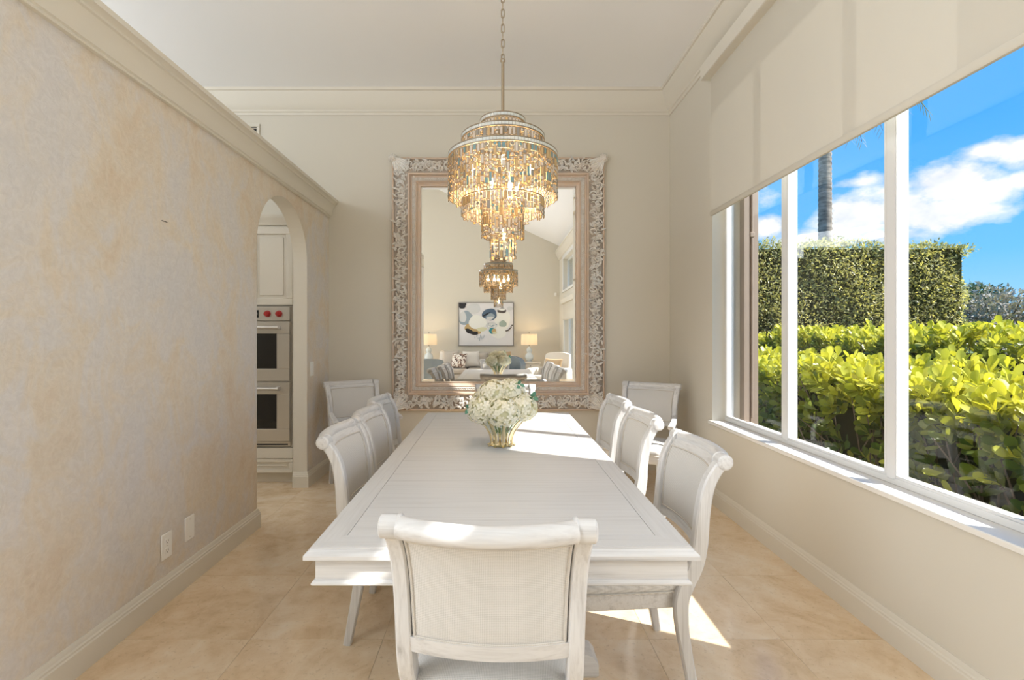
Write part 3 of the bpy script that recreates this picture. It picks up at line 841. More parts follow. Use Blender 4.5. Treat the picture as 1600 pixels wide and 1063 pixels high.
# ================================================================== dining table
TX, TY0, TY1 = 0.016, 1.445, 3.935
TH, TC = 0.765, (1.445 + 3.935) / 2
tl = (TY1 - TY0) / 2
table = thing('dining_table', 'long whitewashed wooden dining table with inlaid border under the chandelier', 'table', (TX, TC, 0))
ho, hf, hi = 0.568, 0.549, 0.470
lo_, lf, li = tl, tl - 0.012, tl - 0.088
gz = 0.0012
b = MB(); b.box(-hi + gz, hi - gz, -li + gz, li - gz, TH - 0.028, TH, bev=0.0008); b.build('centre_panel', MAT['table_x'], table)
def board(name, pts, mat):
    q = MB(); q.poly([(x, y, TH - 0.028) for x, y in pts], (0, 0, 0.028)); return q.build(name, mat, table)
for s in (-1, 1):
    board('border_board', [(s * hi, -li), (s * (hf), -lf), (s * (hf), lf), (s * hi, li)], MAT['table_y'])
    board('border_board', [(-hi, s * li), (-hf, s * lf), (hf, s * lf), (hi, s * li)], MAT['table_x'])
b = MB(); b.box(-hf, hf, -lf, lf, TH - 0.034, TH - 0.027); b.build('underboard', MAT['dark'], table)
# stepped edge moulding
prof = [(0.0, TH - 0.004), (0.002, TH - 0.0035), (0.003, TH - 0.008), (0.010, TH - 0.013), (0.017, TH - 0.018), (0.020, TH - 0.022), (0.020, TH - 0.034), (-0.03, TH - 0.034), (-0.03, TH - 0.030)]
b = MB(); rings = []
for sx, sy in ((-1, -1), (1, -1), (1, 1), (-1, 1)): rings.append([Vector((sx * (hf + o), sy * (lf + o), z)) for o, z in prof])
b.rings(rings, caps=False, close=True); b.build('edge_moulding', MAT['wood_x'], table, angle=25)
for s in (-1, 1):
    b = MB(); b.box(-0.540, 0.540, s * (lf - 0.012) - 0.011, s * (lf - 0.012) + 0.011, 0.662, TH - 0.033); b.build('apron', MAT['wood_x'], table)
    b = MB(); b.box(s * 0.529 - 0.011, s * 0.529 + 0.011, -lf + 0.023, lf - 0.023, 0.662, TH - 0.033); b.build('apron', MAT['wood_y'], table)
prof = [(-0.02, 0.652), (0.006, 0.652), (0.010, 0.655), (0.010, 0.660), (0.007, 0.664), (0.003, 0.667), (-0.02, 0.667)]
b = MB(); rings = []
for sx, sy in ((-1, -1), (1, -1), (1, 1), (-1, 1)): rings.append([Vector((sx * (0.540 + o), sy * (lf - 0.001 + o), z)) for o, z in prof])
b.rings(rings, caps=False, close=True); b.build('apron_bead', MAT['wood_x'], table, angle=25)
for y in (2.07 - TC, 2.95 - TC):
    b = MB()
    b.rings([[Vector((sx * w, y + sy * d, z)) for sx, sy in ((-1, -1), (1, -1), (1, 1), (-1, 1))] for w, d, z in ((0.385, 0.055, 0.0), (0.395, 0.062, 0.012), (0.395, 0.062, 0.055), (0.375, 0.056, 0.082), (0.33, 0.052, 0.098), (0.16, 0.048, 0.112))])
    ft = b.build('trestle_foot', MAT['wood_x'], table, angle=25)
    b = MB(); b.box(-0.13, 0.13, y - 0.042, y + 0.042, 0.10, 0.60, bev=0.006); b.box(-0.33, 0.33, y - 0.045, y + 0.045, 0.60, 0.735, bev=0.012); b.box(-0.15, 0.15, y - 0.05, y + 0.05, 0.112, 0.15, bev=0.008); b.box(-0.15, 0.15, y - 0.05, y + 0.05, 0.57, 0.61, bev=0.008)
    b.build('trestle_post', MAT['wood_z'], table)
b = MB(); b.box(-0.04, 0.04, 2.07 - TC + 0.04, 2.95 - TC - 0.04, 0.26, 0.36, bev=0.008); b.build('stretcher', MAT['wood_y'], table)

# ================================================================== chairs
PROF = smoothpath([(-0.282, 0.0), (-0.266, 0.085), (-0.248, 0.18), (-0.232, 0.28), (-0.230, 0.375), (-0.252, 0.440), (-0.280, 0.505), (-0.299, 0.59), (-0.308, 0.70), (-0.324, 0.80), (-0.352, 0.865), (-0.384, 0.905)], 44)
PY = np.array([p[0] for p in PROF]); PZ = np.array([p[1] for p in PROF])
def post_y(z): return float(np.interp(z, PZ, PY))
def post_x(z): return float(np.interp(z, [0, 0.45, 0.62, 0.75, 0.85, 0.92], [0.224, 0.222, 0.2235, 0.228, 0.235, 0.243]))
BOW, BWID = 0.050, 0.24
def bow(x): return -BOW * (1 - min(1.0, (x / BWID) ** 2))

def rect_sweep(q, pts, wid, dep, axis=(1, 0, 0)):
    """chamfered rectangular section along pts; wid along axis, dep along the normal"""
    ax = Vector(axis); rings = []
    P = [Vector(p) for p in pts]; N = len(P)
    for i, p in enumerate(P):
        t = (P[min(i + 1, N - 1)] - P[max(i - 1, 0)]).normalized()
        nn = ax.cross(t).normalized(); a2 = t.cross(nn).normalized()
        w = (wid[i] if isinstance(wid, list) else wid) / 2; d = (dep[i] if isinstance(dep, list) else dep) / 2
        c = min(w, d) * 0.28
        ring = [(w, d - c), (w - c, d), (-w + c, d), (-w, d - c), (-w, -d + c), (-w + c, -d), (w - c, -d), (w, -d + c)]
        rings.append([p + a2 * u + nn * v for u, v in ring])
    q.rings(rings)

def seat_outline(ins, n=7):
    yb, yf, wb, wf, r = -0.282 + ins, 0.245 - ins, 0.213 - ins, 0.252 - ins, max(0.012, 0.05 - ins)
    cs = [(-wb, yb, PI, 1.5 * PI, 0.02), (wb, yb, 1.5 * PI, 2 * PI, 0.02), (wf, yf, 0, 0.5 * PI, r), (-wf, yf, 0.5 * PI, PI, r)]
    out = []
    for x, y, a0, a1, rr in cs:
        cx = x - math.copysign(rr, x); cy = y + rr if y < 0 else y - rr
        for k in range(n): 
            a = a0 + (a1 - a0) * k / (n - 1); out.append((cx + rr * math.cos(a), cy + rr * math.sin(a)))
    # bow the front edge a little
    return [(x, y + (0.018 * (1 - (x / 0.26) ** 2) if y > 0.15 else 0)) for x, y in out]

def make_chair(name, label, arms=False):
    t = thing(name, label, 'chair')
    WZ, WX, WY = MAT['wood_z'], MAT['wood_x'], MAT['wood_y']
    for s in (-1, 1):
        q = MB()
        q_pts = [(s * post_x(z), y, z) for y, z in PROF]
        dep = [float(np.interp(z, [0, 0.2, 0.42, 0.52, 0.7, 0.92], [0.034, 0.042, 0.056, 0.060, 0.050, 0.040])) for z in PZ]
        rect_sweep(q, q_pts, [float(np.interp(z, [0, 0.42, 0.92], [0.034, 0.042, 0.044])) for z in PZ], dep)
        q.build('back_post', WZ, t)
        # scrolled ear
        q = MB(); M = Matrix.Translation((0, post_y(0.902), 0.902)) @ Matrix.Rotation(PI / 2, 4, 'Y')
        pr = [(0.0, 0.268), (0.021, 0.268), (0.0265, 0.2655), (0.0295, 0.262), (0.0300, 0.240), (0.0300, 0.222), (0.0325, 0.219), (0.0325, 0.214), (0.0300, 0.211), (0.0, 0.211)]
        q.lathe([(r, s * z) for r, z in pr], 20, M=M, caps=False); q.build('scroll_ear', WX, t)
        # front leg
        q = MB(); fl_ = smoothpath([(0.222, 0.215, 0.375), (0.222, 0.213, 0.28), (0.224, 0.228, 0.14), (0.227, 0.262, 0.0)], 12)
        fl_ = [(s * p[0], p[1], p[2]) for p in fl_]
        rect_sweep(q, fl_, [0.046 - 0.014 * i / 12 for i in range(13)], [0.050 - 0.018 * i / 12 for i in range(13)]); q.build('front_leg', WZ, t)
    xs_ = [-0.214 + 0.428 * i / 24 for i in range(25)]
    q = MB(); q.tube([(x, post_y(0.902) + bow(x), 0.903 - 0.004 * (1 - (x / 0.214) ** 2)) for x in xs_], 0.0275, 14); q.build('top_rail', WX, t)
    q = MB(); q.slab(lambda u, v, sd: Vector((-0.212 + 0.424 * u, post_y(0.862 + 0.035 * v) + bow(-0.212 + 0.424 * u) + (0.019 if sd else -0.010), 0.862 + 0.035 * v)), 24, 2); q.build('rail_board', WX, t)
    q = MB(); q.slab(lambda u, v, sd: Vector(((2 * u - 1) * (post_x(0.58) - 0.012), post_y(0.552 + 0.042 * v) + bow((2 * u - 1) * 0.21) * 0.85 + (0.016 if sd else -0.014), 0.552 + 0.042 * v)), 24, 2); q.build('lower_rail', WX, t)
    z0, z1 = 0.592, 0.866
    def fab(u, v, sd):
        z = z0 + (z1 - z0) * v; hw_ = post_x(z) - 0.0245; x = (2 * u - 1) * hw_
        puff = 0.006 * (1 - abs(2 * u - 1) ** 4) * (1 - abs(2 * v - 1) ** 4)
        bw = bow(x) * (0.85 + 0.15 * v)
        return Vector((x, post_y(z) + bw + (0.016 + puff if sd else -0.007 - puff * 0.6), z))
    q = MB(); q.slab(fab, 20, 14); pan = q.build('back_upholstery', MAT['fabric'], t)
    q = MB()
    for sd, dy in ((0, -0.0015), (1, 0.0015)):
        loop = [(u, 0.012) for u in np.linspace(0.012, 0.988, 20)] + [(0.988, v) for v in np.linspace(0.03, 0.97, 14)] + [(u, 0.988) for u in np.linspace(0.988, 0.012, 20)] + [(0.012, v) for v in np.linspace(0.97, 0.03, 14)]
        q.tube([fab(u, v, sd) + Vector((0, dy, 0)) for u, v in loop], 0.0038, 6, close=True)
    q.build('piping', MAT['piping'], pan)
    q = MB(); q.rings([[Vector((x, y, z)) for x, y in seat_outline(i)] for z, i in ((0.328, 0.022), (0.332, 0.018), (0.392, 0.010), (0.398, 0.012))]); q.build('seat_frame', WX, t)
    lv = [(0.396, 0.010), (0.403, 0.003), (0.419, -0.001), (0.434, 0.002), (0.444, 0.010), (0.451, 0.028), (0.459, 0.070), (0.465, 0.12)]
    q = MB(); q.rings([[Vector((x, y, z)) for x, y in seat_outline(i)] for z, i in lv]); st = q.build('seat_cushion', MAT['seat_fabric'], t, angle=60)
    q = MB(); q.tube([Vector((x, y, 0.3985)) for x, y in seat_outline(0.002)], 0.0042, 6, close=True); q.build('piping', MAT['piping'], st)
    if arms:
        for s in (-1, 1):
            q = MB(); ap = smoothpath([(0.228, post_y(0.64) + 0.01, 0.640), (0.255, -0.16, 0.652), (0.280, -0.03, 0.645), (0.288, 0.07, 0.628), (0.288, 0.115, 0.612)], 16)
            ap = [(s * p[0], p[1], p[2]) for p in ap]
            rect_sweep(q, ap, [0.036 + 0.012 * i / 16 for i in range(17)], 0.030); q.build('armrest', WY, t)
            q = MB(); sp = smoothpath([(0.286, 0.085, 0.615), (0.282, 0.040, 0.56), (0.264, 0.042, 0.47), (0.244, 0.070, 0.35)], 12)
            rect_sweep(q, [(s * p[0], p[1], p[2]) for p in sp], 0.032, [0.034 + 0.012 * i / 12 for i in range(13)]); q.build('arm_support', WZ, t)
    return t

side = make_chair('dining_chair', 'whitewashed dining chair pulled up to the near end of the table, seen from behind')
side.location = (0.002, 1.615, 0); side.rotation_euler = (0, 0, math.radians(-3.6)); side['group'] = 'armless dining chairs round the table'
for (x, y, rz, lab) in [
    (0.470, 2.125, 90, 'shaded grey-looking dining chair on the window side, next to the near table corner'),
    (0.468, 2.885, 90, 'middle whitewashed dining chair of three on the window side, its back in sun'),
    (0.480, 3.545, 90, 'whitewashed dining chair on the window side, last before the mirror'),
    (-0.378, 2.460, -90, 'whitewashed dining chair on the plaster wall side, first of three from the camera'),
    (-0.386, 3.020, -90, 'middle whitewashed dining chair of three on the plaster wall side'),
    (-0.448, 3.585, -90, 'whitewashed dining chair on the plaster wall side, last before the mirror'),
    (0.085, 4.110, 180, 'whitewashed dining chair at the mirror end of the table, behind the flowers')]:
    c = copy_tree(side); c.location = (x, y, 0); c.rotation_euler = (0, 0, math.radians(rz)); c['label'] = lab
arm = make_chair('armchair', 'whitewashed armchair in the corner between the arch wall and the mirror', True)
arm.location = (-1.180, 4.53, 0); arm.rotation_euler = (0, 0, math.radians(214)); arm['group'] = 'armchairs in the corners'
c = copy_tree(arm); c.location = (1.236, 4.33, 0); c.rotation_euler = (0, 0, math.radians(148)); c['label'] = 'whitewashed armchair in the corner between the mirror and the window'

# ================================================================== chandelier
CX, CY = 0.036, 2.67
ch = thing('chandelier', 'tiered chandelier of cream, amber and aqua beads over the table', 'chandelier', (CX, CY, ZC))
def Z(z): return z - ZC
b = MB(); b.lathe([(0.0, Z(3.795)), (0.03, Z(3.797)), (0.055, Z(3.812)), (0.06, Z(3.829))], 24); b.build('ceiling_canopy', MAT['brass'], ch)
chain = bpy.data.objects.new('chain', None); COL.objects.link(chain); chain.parent = ch
lk = None; n_l = 25; z_top, z_bot = 3.80, 2.845
for k in range(n_l):
    if lk is None:
        q = MB(); hh_, rr_ = 0.0165, 0.0075
        lp = [(rr_ * math.cos(a), 0, hh_ + rr_ * math.sin(a)) for a in np.linspace(0, PI, 7)] + [(rr_ * math.cos(a), 0, -hh_ + rr_ * math.sin(a)) for a in np.linspace(PI, 2 * PI, 7)]
        q.tube(lp, 0.0026, 6, close=True); o = q.build('link', MAT['brass'], chain); lk = o.data
    else: o = finish(bpy.data.objects.new('link', lk), chain)
    o.location = (0, 0, Z(z_bot + (z_top - z_bot) * k / (n_l - 1))); o.rotation_euler = (0, 0, PI / 2 * (k % 2))
b = MB(); b.tube([(0, 0, Z(2.50)), (0, 0, Z(2.825))], 0.0085, 12); b.tube([(0.011 * math.cos(a), 0, Z(2.833) + 0.011 * math.sin(a)) for a in np.linspace(0, 2 * PI, 13)[:-1]], 0.003, 6, close=True); b.build('rod', MAT['brass'], ch)
TIERS = [(0.118, 2.515, 2.440, 40), (0.219, 2.425, 2.310, 66), (0.288, 2.325, 2.085, 88), (0.218, 2.085, 2.000, 66), (0.112, 2.085, 1.885, 34), (0.066, 1.90, 1.772, 15)]
for i, (r, zt, zb, n) in enumerate(TIERS[:3]):
    q = MB(); q.lathe([(r - 0.004, Z(zt - 0.026)), (r + 0.003, Z(zt - 0.026)), (r + 0.003, Z(zt - 0.022)), (r, Z(zt - 0.021)), (r, Z(zt - 0.005)), (r + 0.003, Z(zt - 0.004)), (r + 0.003, Z(zt)), (r - 0.004, Z(zt)), (r - 0.004, Z(zt - 0.026))], 64, caps=False)
    rg = q.build('tier_ring', MAT['brass'], ch)
    q = MB(); m = int(2 * PI * r / 0.017)
    for k in range(m):
        a = 2 * PI * k / m; w = PI / m * 0.90
        q.rings([[Vector((rr_ * math.cos(a + s * w), rr_ * math.sin(a + s * w), Z(zz))) for rr_, zz in ((r - 0.001, zt - 0.0205), (r + 0.0028, zt - 0.020), (r + 0.0028, zt - 0.006), (r - 0.001, zt - 0.0055))] for s in (-1, 1)])
    tag(q.build('mosaic_band', MAT['pearl'], rg), kind='stuff')
b = MB()
for i in range(3):
    r, zt = TIERS[i][0], TIERS[i][1]
    for k in range(6):
        a = PI * k / 3 + 0.2; b.tube([(0, 0, Z(zt - 0.012)), (r * math.cos(a), r * math.sin(a), Z(zt - 0.012))], 0.003, 6)
for r, zz in ((0.218, 2.09), (0.112, 2.09), (0.066, 1.905)):
    b.tube([(r * math.cos(a), r * math.sin(a), Z(zz)) for a in np.linspace(0, 2 * PI, 49)[:-1]], 0.003, 6, close=True)
    for k in range(4): b.tube([(0, 0, Z(zz)), (r * math.cos(k * PI / 2), r * math.sin(k * PI / 2), Z(zz))], 0.003, 6)
b.tube([(0, 0, Z(1.90)), (0, 0, Z(2.51))], 0.006, 8)
b.build('inner_frame', MAT['brass'], ch)
BEADM = [MAT['brass'], MAT['amber'], MAT['shell'], MAT['aqua'], MAT['greybead']]
def strand(rs, length):
    """one hanging strand: framed tiles and discs on a wire"""
    q = MB(); z = -0.004; first = True
    q.box(-0.0007, 0.0007, -0.0007, 0.0007, -length + 0.004, 0.0, mi=0)
    while z > -length + 0.008:
        ty = rs.random()
        pick = rs.random(); mi = 2 if pick < 0.52 else 1 if pick < 0.76 else 4 if pick < 0.90 else 3
        if ty < 0.42: w, h = rs.choice([0.0155, 0.0172]), rs.choice([0.030, 0.040, 0.046])
        elif ty < 0.70: w, h = 0.0160, rs.choice([0.0160, 0.019])
        else: w, h = 0.0165, 0.0165
        h = min(h, z + length); 
        if h < 0.009: break
        zc = z - h / 2
        if ty >= 0.70:
            for rad_, dy, m_ in ((w / 2, 0.0018, 0), (w / 2 - 0.0016, 0.0026, mi)):
                q.lathe([(rad_, -dy), (rad_, dy)], 10, mi=m_, M=Matrix.Rotation(PI / 2, 4, 'X'), c=(0, 0, zc))
        else:
            f = 0.0024
            q.box(-w / 2, w / 2, -0.0018, 0.0018, zc - h / 2, zc + h / 2, mi=0)
            q.box(-w / 2 + f, w / 2 - f, -0.0028, 0.0028, zc - h / 2 + f, zc + h / 2 - f, mi=mi)
        z -= h + 0.0042
        if rs.random() < 0.35 and z > -length + 0.012:
            bmesh.ops.create_icosphere(q.bm, subdivisions=1, radius=0.0042, matrix=Matrix.Translation((0, 0, z - 0.004)))
            for f_ in q.bm.faces[-20:]: f_.material_index = 1
            z -= 0.0095
    o = q.build('bead_strand', BEADM); me_ = o.data; bpy.data.objects.remove(o); return me_
for i, (r, zt, zb, n) in enumerate(TIERS):
    rs = random.Random(40 + i); top = zt - (0.027 if i < 3 else 0.0)
    var = [strand(rs, top - zb + (rs.uniform(-0.016, 0.006) if i > 1 else 0)) for _ in range(min(n, 14))]
    for k in range(n):
        o = finish(bpy.data.objects.new('bead_strand', rs.choice(var)), ch)
        a = 2 * PI * k / n
        o.location = (r * math.cos(a), r * math.sin(a), Z(top)); o.rotation_euler = (0, 0, a + PI / 2 + rs.uniform(-0.25, 0.25) * (1 if i < 5 else 3))
BULBS = [(-0.155, -0.03, 2.24), (0.150, -0.035, 2.24), (0.035, -0.11, 2.13), (-0.06, 0.13, 2.22), (0.08, 0.13, 2.20), (0.0, -0.15, 2.25), (0.005, -0.02, 1.905)]
for k, (x, y, z) in enumerate(BULBS):
    q = MB(); q.lathe([(0.0, z - 0.030 - ZC), (0.006, z - 0.022 - ZC), (0.0105, z - ZC), (0.008, z + 0.018 - ZC), (0.006, z + 0.028 - ZC), (0, z + 0.028 - ZC)], 12, c=(x, y, 0), caps=False)
    bo = q.build('light_bulb', MAT['bulb'], ch)
    q = MB(); q.tube([(x, y, Z(z + 0.028)), (x, y, Z(z + 0.075))], 0.008, 8); q.tube([(x, y, Z(z + 0.06)), (0, 0, Z(z + 0.07))], 0.003, 6); q.build('bulb_socket', MAT['brass'], bo)
    p = add_light('chandelier_bulb', 'POINT', (CX + x, CY + y, z - 0.045), 2.6 if k < 6 else 1.2, (1.0, 0.65, 0.31), shadow_soft_size=0.02)

# ================================================================== vase and hydrangeas
VX, VY, VZ = 0.030, 2.775, TH
vase = thing('flower_vase', 'gold ribbed vase with a clear glass bowl, on the table', 'vase', (VX, VY, VZ))
q = MB(); q.lathe([(0.0, 0.001), (0.060, 0.001), (0.062, 0.005), (0.052, 0.009), (0.0, 0.010)], 28, caps=False); q.build('base_plate', MAT['gold'], vase)
rib = None
RP = smoothpath([(0.078, 0.003), (0.062, 0.010), (0.060, 0.028), (0.068, 0.062), (0.090, 0.100), (0.124, 0.140), (0.140, 0.152)], 16)
for k in range(10):
    if rib is None:
        q = MB(); rect_sweep(q, [(0, -p[0], p[1]) for p in RP], [float(np.interp(i, [0, 3, 8, 13, 16], [0.014, 0.010, 0.016, 0.014, 0.006])) for i in range(17)], 0.006)
        o = q.build('rib', MAT['gold'], vase); rib = o.data
    else: o = finish(bpy.data.objects.new('rib', rib), vase)
    o.rotation_euler = (0, 0, 2 * PI * k / 10 + 0.13)
m = bpy.data.materials.new('vase_glass'); m.use_nodes = True; nt = m.node_tree; nt.nodes.clear()
o_ = nt.nodes.new('ShaderNodeOutputMaterial'); mx = nt.nodes.new('ShaderNodeMixShader'); lw = nt.nodes.new('ShaderNodeFresnel'); lw.inputs[0].default_value = 1.5
tr = nt.nodes.new('ShaderNodeBsdfTransparent'); tr.inputs[0].default_value = (0.93, 0.955, 0.94, 1); gs = nt.nodes.new('ShaderNodeBsdfGlossy'); gs.inputs['Roughness'].default_value = 0.03
front_only(nt, lw, mx); nt.links.new(tr.outputs[0], mx.inputs[1]); nt.links.new(gs.outputs[0], mx.inputs[2]); nt.links.new(mx.outputs[0], o_.inputs[0])
q = MB(); q.lathe([(0.0, 0.050), (0.045, 0.053), (0.072, 0.078), (0.100, 0.115), (0.126, 0.150), (0.138, 0.185), (0.136, 0.215), (0.133, 0.214), (0.134, 0.185), (0.122, 0.152), (0.096, 0.118), (0.066, 0.082), (0.0, 0.058)], 40, caps=False)
q.build('glass_bowl', m, vase)

def petal_mat(name, a, b_):
    m = leaf_mat(name, a, b_, 0.25, 0.7); return m
MAT['petal'] = petal_mat('hydrangea_petal', (0.88, 0.865, 0.755), (0.95, 0.945, 0.91))
MAT['stem'] = simple('flower_stem', (0.25, 0.36, 0.10), 0.5)
MAT['euc'] = leaf_mat('eucalyptus_leaf', (0.06, 0.22, 0.17), (0.16, 0.36, 0.27), 0.2, 0.5)

def leaves_mesh(name, P, D, U, S, tint, tmpl, faces, mat):
    """many leaves as one mesh; P roots, D directions, U up hints, S scales, tmpl (n,3): x across, y along, z up"""
    P, D, U, S = map(np.asarray, (P, D, U, S))
    D = D / np.linalg.norm(D, axis=1, keepdims=True)
    Xa = np.cross(D, U); Xa /= np.maximum(np.linalg.norm(Xa, axis=1, keepdims=True), 1e-6)
    Ua = np.cross(Xa, D)
    T = np.asarray(tmpl, float); n = len(T); N = len(P)
    V = P[:, None, :] + S[:, None, None] * (T[None, :, 0:1] * Xa[:, None, :] + T[None, :, 1:2] * D[:, None, :] + T[None, :, 2:3] * Ua[:, None, :])
    fl_ = []; fs = [len(f) for f in faces]
    idx = np.array([i for f in faces for i in f])
    loops = (np.arange(N)[:, None] * n + idx[None, :]).ravel()
    tot = np.tile(np.array(fs), N); start = np.concatenate(([0], np.cumsum(tot)[:-1]))
    me = bpy.data.meshes.new(name)
    me.vertices.add(N * n); me.vertices.foreach_set('co', V.reshape(-1).astype(np.float32))
    me.loops.add(len(loops)); me.loops.foreach_set('vertex_index', loops.astype(np.int32))
    me.polygons.add(len(tot)); me.polygons.foreach_set('loop_start', start.astype(np.int32))
    me.update(calc_edges=True)
    at = me.attributes.new('tint', 'FLOAT', 'FACE'); at.data.foreach_set('value', np.repeat(np.asarray(tint, np.float32), len(faces)))
    me.materials.append(mat); me.shade_smooth()
    return me

# one four-petalled floret
fT, fF = [], []
for k in range(4):
    a = PI / 2 * k; n0 = len(fT)
    for r, w, z in ((0.03, 0, 0.0), (0.5, -0.42, 0.16), (0.5, 0.42, 0.16), (0.55, 0.0, 0.06), (1.0, -0.26, 0.10), (1.0, 0.26, 0.10), (1.1, 0.0, 0.03)):
        fT.append((r * math.cos(a) - w * math.sin(a), r * math.sin(a) + w * math.cos(a), z))
    fF += [(n0, n0 + 1, n0 + 3), (n0, n0 + 3, n0 + 2), (n0 + 1, n0 + 4, n0 + 6, n0 + 3), (n0 + 3, n0 + 6, n0 + 5, n0 + 2)]
def hydrangea(c, R, label, sd, stem_to):
    t = thing('hydrangea', label, 'flower', c, 0, 'white hydrangeas in the gold vase')
    rs = np.random.default_rng(sd); n = 95
    k = np.arange(n) + 0.5; ph = np.arccos(1 - 1.75 * k / n); th = PI * (1 + 5 ** 0.5) * k
    Nn = np.stack([np.sin(ph) * np.cos(th), np.sin(ph) * np.sin(th), np.cos(ph)], 1) + rs.normal(0, 0.10, (n, 3))
    ax = Vector((c[0] - VX, c[1] - VY, 0.16)).normalized(); rot = np.array(Vector((0, 0, 1)).rotation_difference(ax).to_matrix())
    Nn = Nn @ rot.T; Nn /= np.linalg.norm(Nn, axis=1, keepdims=True)
    P = Nn * R * rs.uniform(0.86, 1.04, (n, 1)) * np.array([1, 1, 0.88])
    ref = rs.normal(0, 1, (n, 3)); D = np.cross(Nn, ref)
    me = leaves_mesh('flower_head', P, D, Nn, np.full(n, 0.0185) * rs.uniform(0.85, 1.15, n), rs.random(n) ** 0.6, fT, fF, MAT['petal'])
    finish(bpy.data.objects.new('flower_head', me), t)
    q = MB(); bmesh.ops.create_icosphere(q.bm, subdivisions=2, radius=R * 0.80, matrix=Matrix.Diagonal((1, 1, 0.88, 1))); q.build('flower_core', MAT['petal_core'], t)
    e_ = Vector(stem_to) - Vector(c)
    q = MB(); q.tube(smoothpath([tuple(Vector((0, 0, -R * 0.5))), tuple(e_ * 0.55 + Vector((0, 0, -0.01))), tuple(e_)], 8), 0.0035, 6); q.build('stem', MAT['stem'], t)
    return t
MAT['petal_core'] = simple('hydrangea_inner', (0.72, 0.72, 0.54), 0.8)
HY = [((-0.100, -0.060, 0.205), 0.088, 'white hydrangea head on the plaster wall side of the vase'),
      ((0.010, -0.105, 0.200), 0.090, 'white hydrangea head at the front of the vase'),
      ((0.112, -0.050, 0.215), 0.082, 'white hydrangea head on the window side of the vase'),
      ((-0.045, -0.010, 0.285), 0.086, 'upper white hydrangea head above the front one'),
      ((0.050, 0.010, 0.290), 0.084, 'upper white hydrangea head towards the window'),
      ((-0.085, 0.085, 0.225), 0.086, 'white hydrangea head at the back of the vase towards the arch, seen in the mirror'),
      ((0.080, 0.090, 0.225), 0.086, 'white hydrangea head at the back of the vase towards the window, seen in the mirror')]
hyd = []
for k, (c, R, lab) in enumerate(HY):
    hyd.append(hydrangea((VX + c[0], VY + c[1], VZ + c[2]), R, lab, 60 + k, (VX + c[0] * 0.25, VY + c[1] * 0.25, VZ + 0.068)))
LT = [(0, 0, 0), (-0.22, 0.3, 0.04), (0.22, 0.3, 0.04), (0, 0.35, 0), (-0.27, 0.62, 0.04), (0.27, 0.62, 0.04), (0, 0.66, 0.0), (0, 1.0, -0.05)]
LF = [(0, 3, 1), (0, 2, 3), (1, 3, 6, 4), (3, 2, 5, 6), (4, 6, 7), (6, 5, 7)]
def sprig(parent_i, root, tip, n, L):
    par = hyd[parent_i]; o0 = Vector(par.location)
    root, tip = Vector(root) + Vector((VX, VY, VZ)) - o0, Vector(tip) + Vector((VX, VY, VZ)) - o0
    st = MB(); st.tube([root, (root + tip) / 2 + Vector((0, 0, 0.01)), tip], 0.002, 6); so = st.build('leaf_stem', MAT['stem'], par)
    for k in range(n):
        f = 0.45 + 0.55 * k / max(1, n - 1); p = root.lerp(tip, f)
        d = (tip - root).normalized() + Vector((random.uniform(-.5, .5), random.uniform(-.8, .2), (0.9 if k % 2 else -0.9)))
        me = leaves_mesh('leaf', [p], [tuple(d)], [(0, -1, 0.25)], [L], [random.random()], LT, LF, MAT['euc'])
        finish(bpy.data.objects.new('leaf', me), so)
sprig(0, (-0.10, -0.04, 0.20), (-0.175, -0.085, 0.215), 5, 0.040)
sprig(2, (0.12, -0.02, 0.24), (0.175, -0.05, 0.275), 5, 0.042)
sprig(4, (0.06, -0.03, 0.33), (0.10, -0.06, 0.345), 3, 0.034)

# ================================================================== living room behind the camera (seen in the mirror)
MAT['sofa'] = fabric_mat('oatmeal_sofa_fabric', (0.60, 0.55, 0.49), (0.45, 0.40, 0.35), 200, 0.3)
MAT['blue'] = fabric_mat('blue_grey_velvet', (0.27, 0.31, 0.34), (0.20, 0.235, 0.26), 200, 0.2)
MAT['slip'] = fabric_mat('cream_slipcover', (0.74, 0.70, 0.63), (0.60, 0.56, 0.50), 200, 0.3)
MAT['tan'] = fabric_mat('tan_cushion', (0.60, 0.44, 0.28), (0.46, 0.33, 0.20), 200, 0.3)
MAT['ivory'] = fabric_mat('ivory_cushion', (0.83, 0.80, 0.75), (0.66, 0.62, 0.57), 200, 0.3)
MAT['ceramic'] = simple('pale_blue_ceramic', (0.66, 0.71, 0.72), 0.15)
MAT['sidewood'] = wood_mat('pale_oak', 0, (0.74, 0.68, 0.58), (0.66, 0.58, 0.47), (0.50, 0.42, 0.32))

def cushion_obj(name, w, h, d, mat, parent=None, n=10, pinch=0.30):
    """pillow: width x, height z, depth y"""
    q = MB()
    def f(u, v, sd):
        a, c = 2 * u - 1, 2 * v - 1
        prof_ = ((1 - abs(a) ** 3.0) * (1 - abs(c) ** 3.0)) ** 0.5
        sx = 1 - pinch * 0.18 * (1 - c * c); sz = 1 - pinch * 0.18 * (1 - a * a)
        return Vector((a * w / 2 * sx, (1 if sd else -1) * d / 2 * prof_ + (0.004 if sd else -0.004), c * h / 2 * sz))
    q.slab(f, n, n); return q.build(name, mat, parent, angle=70)

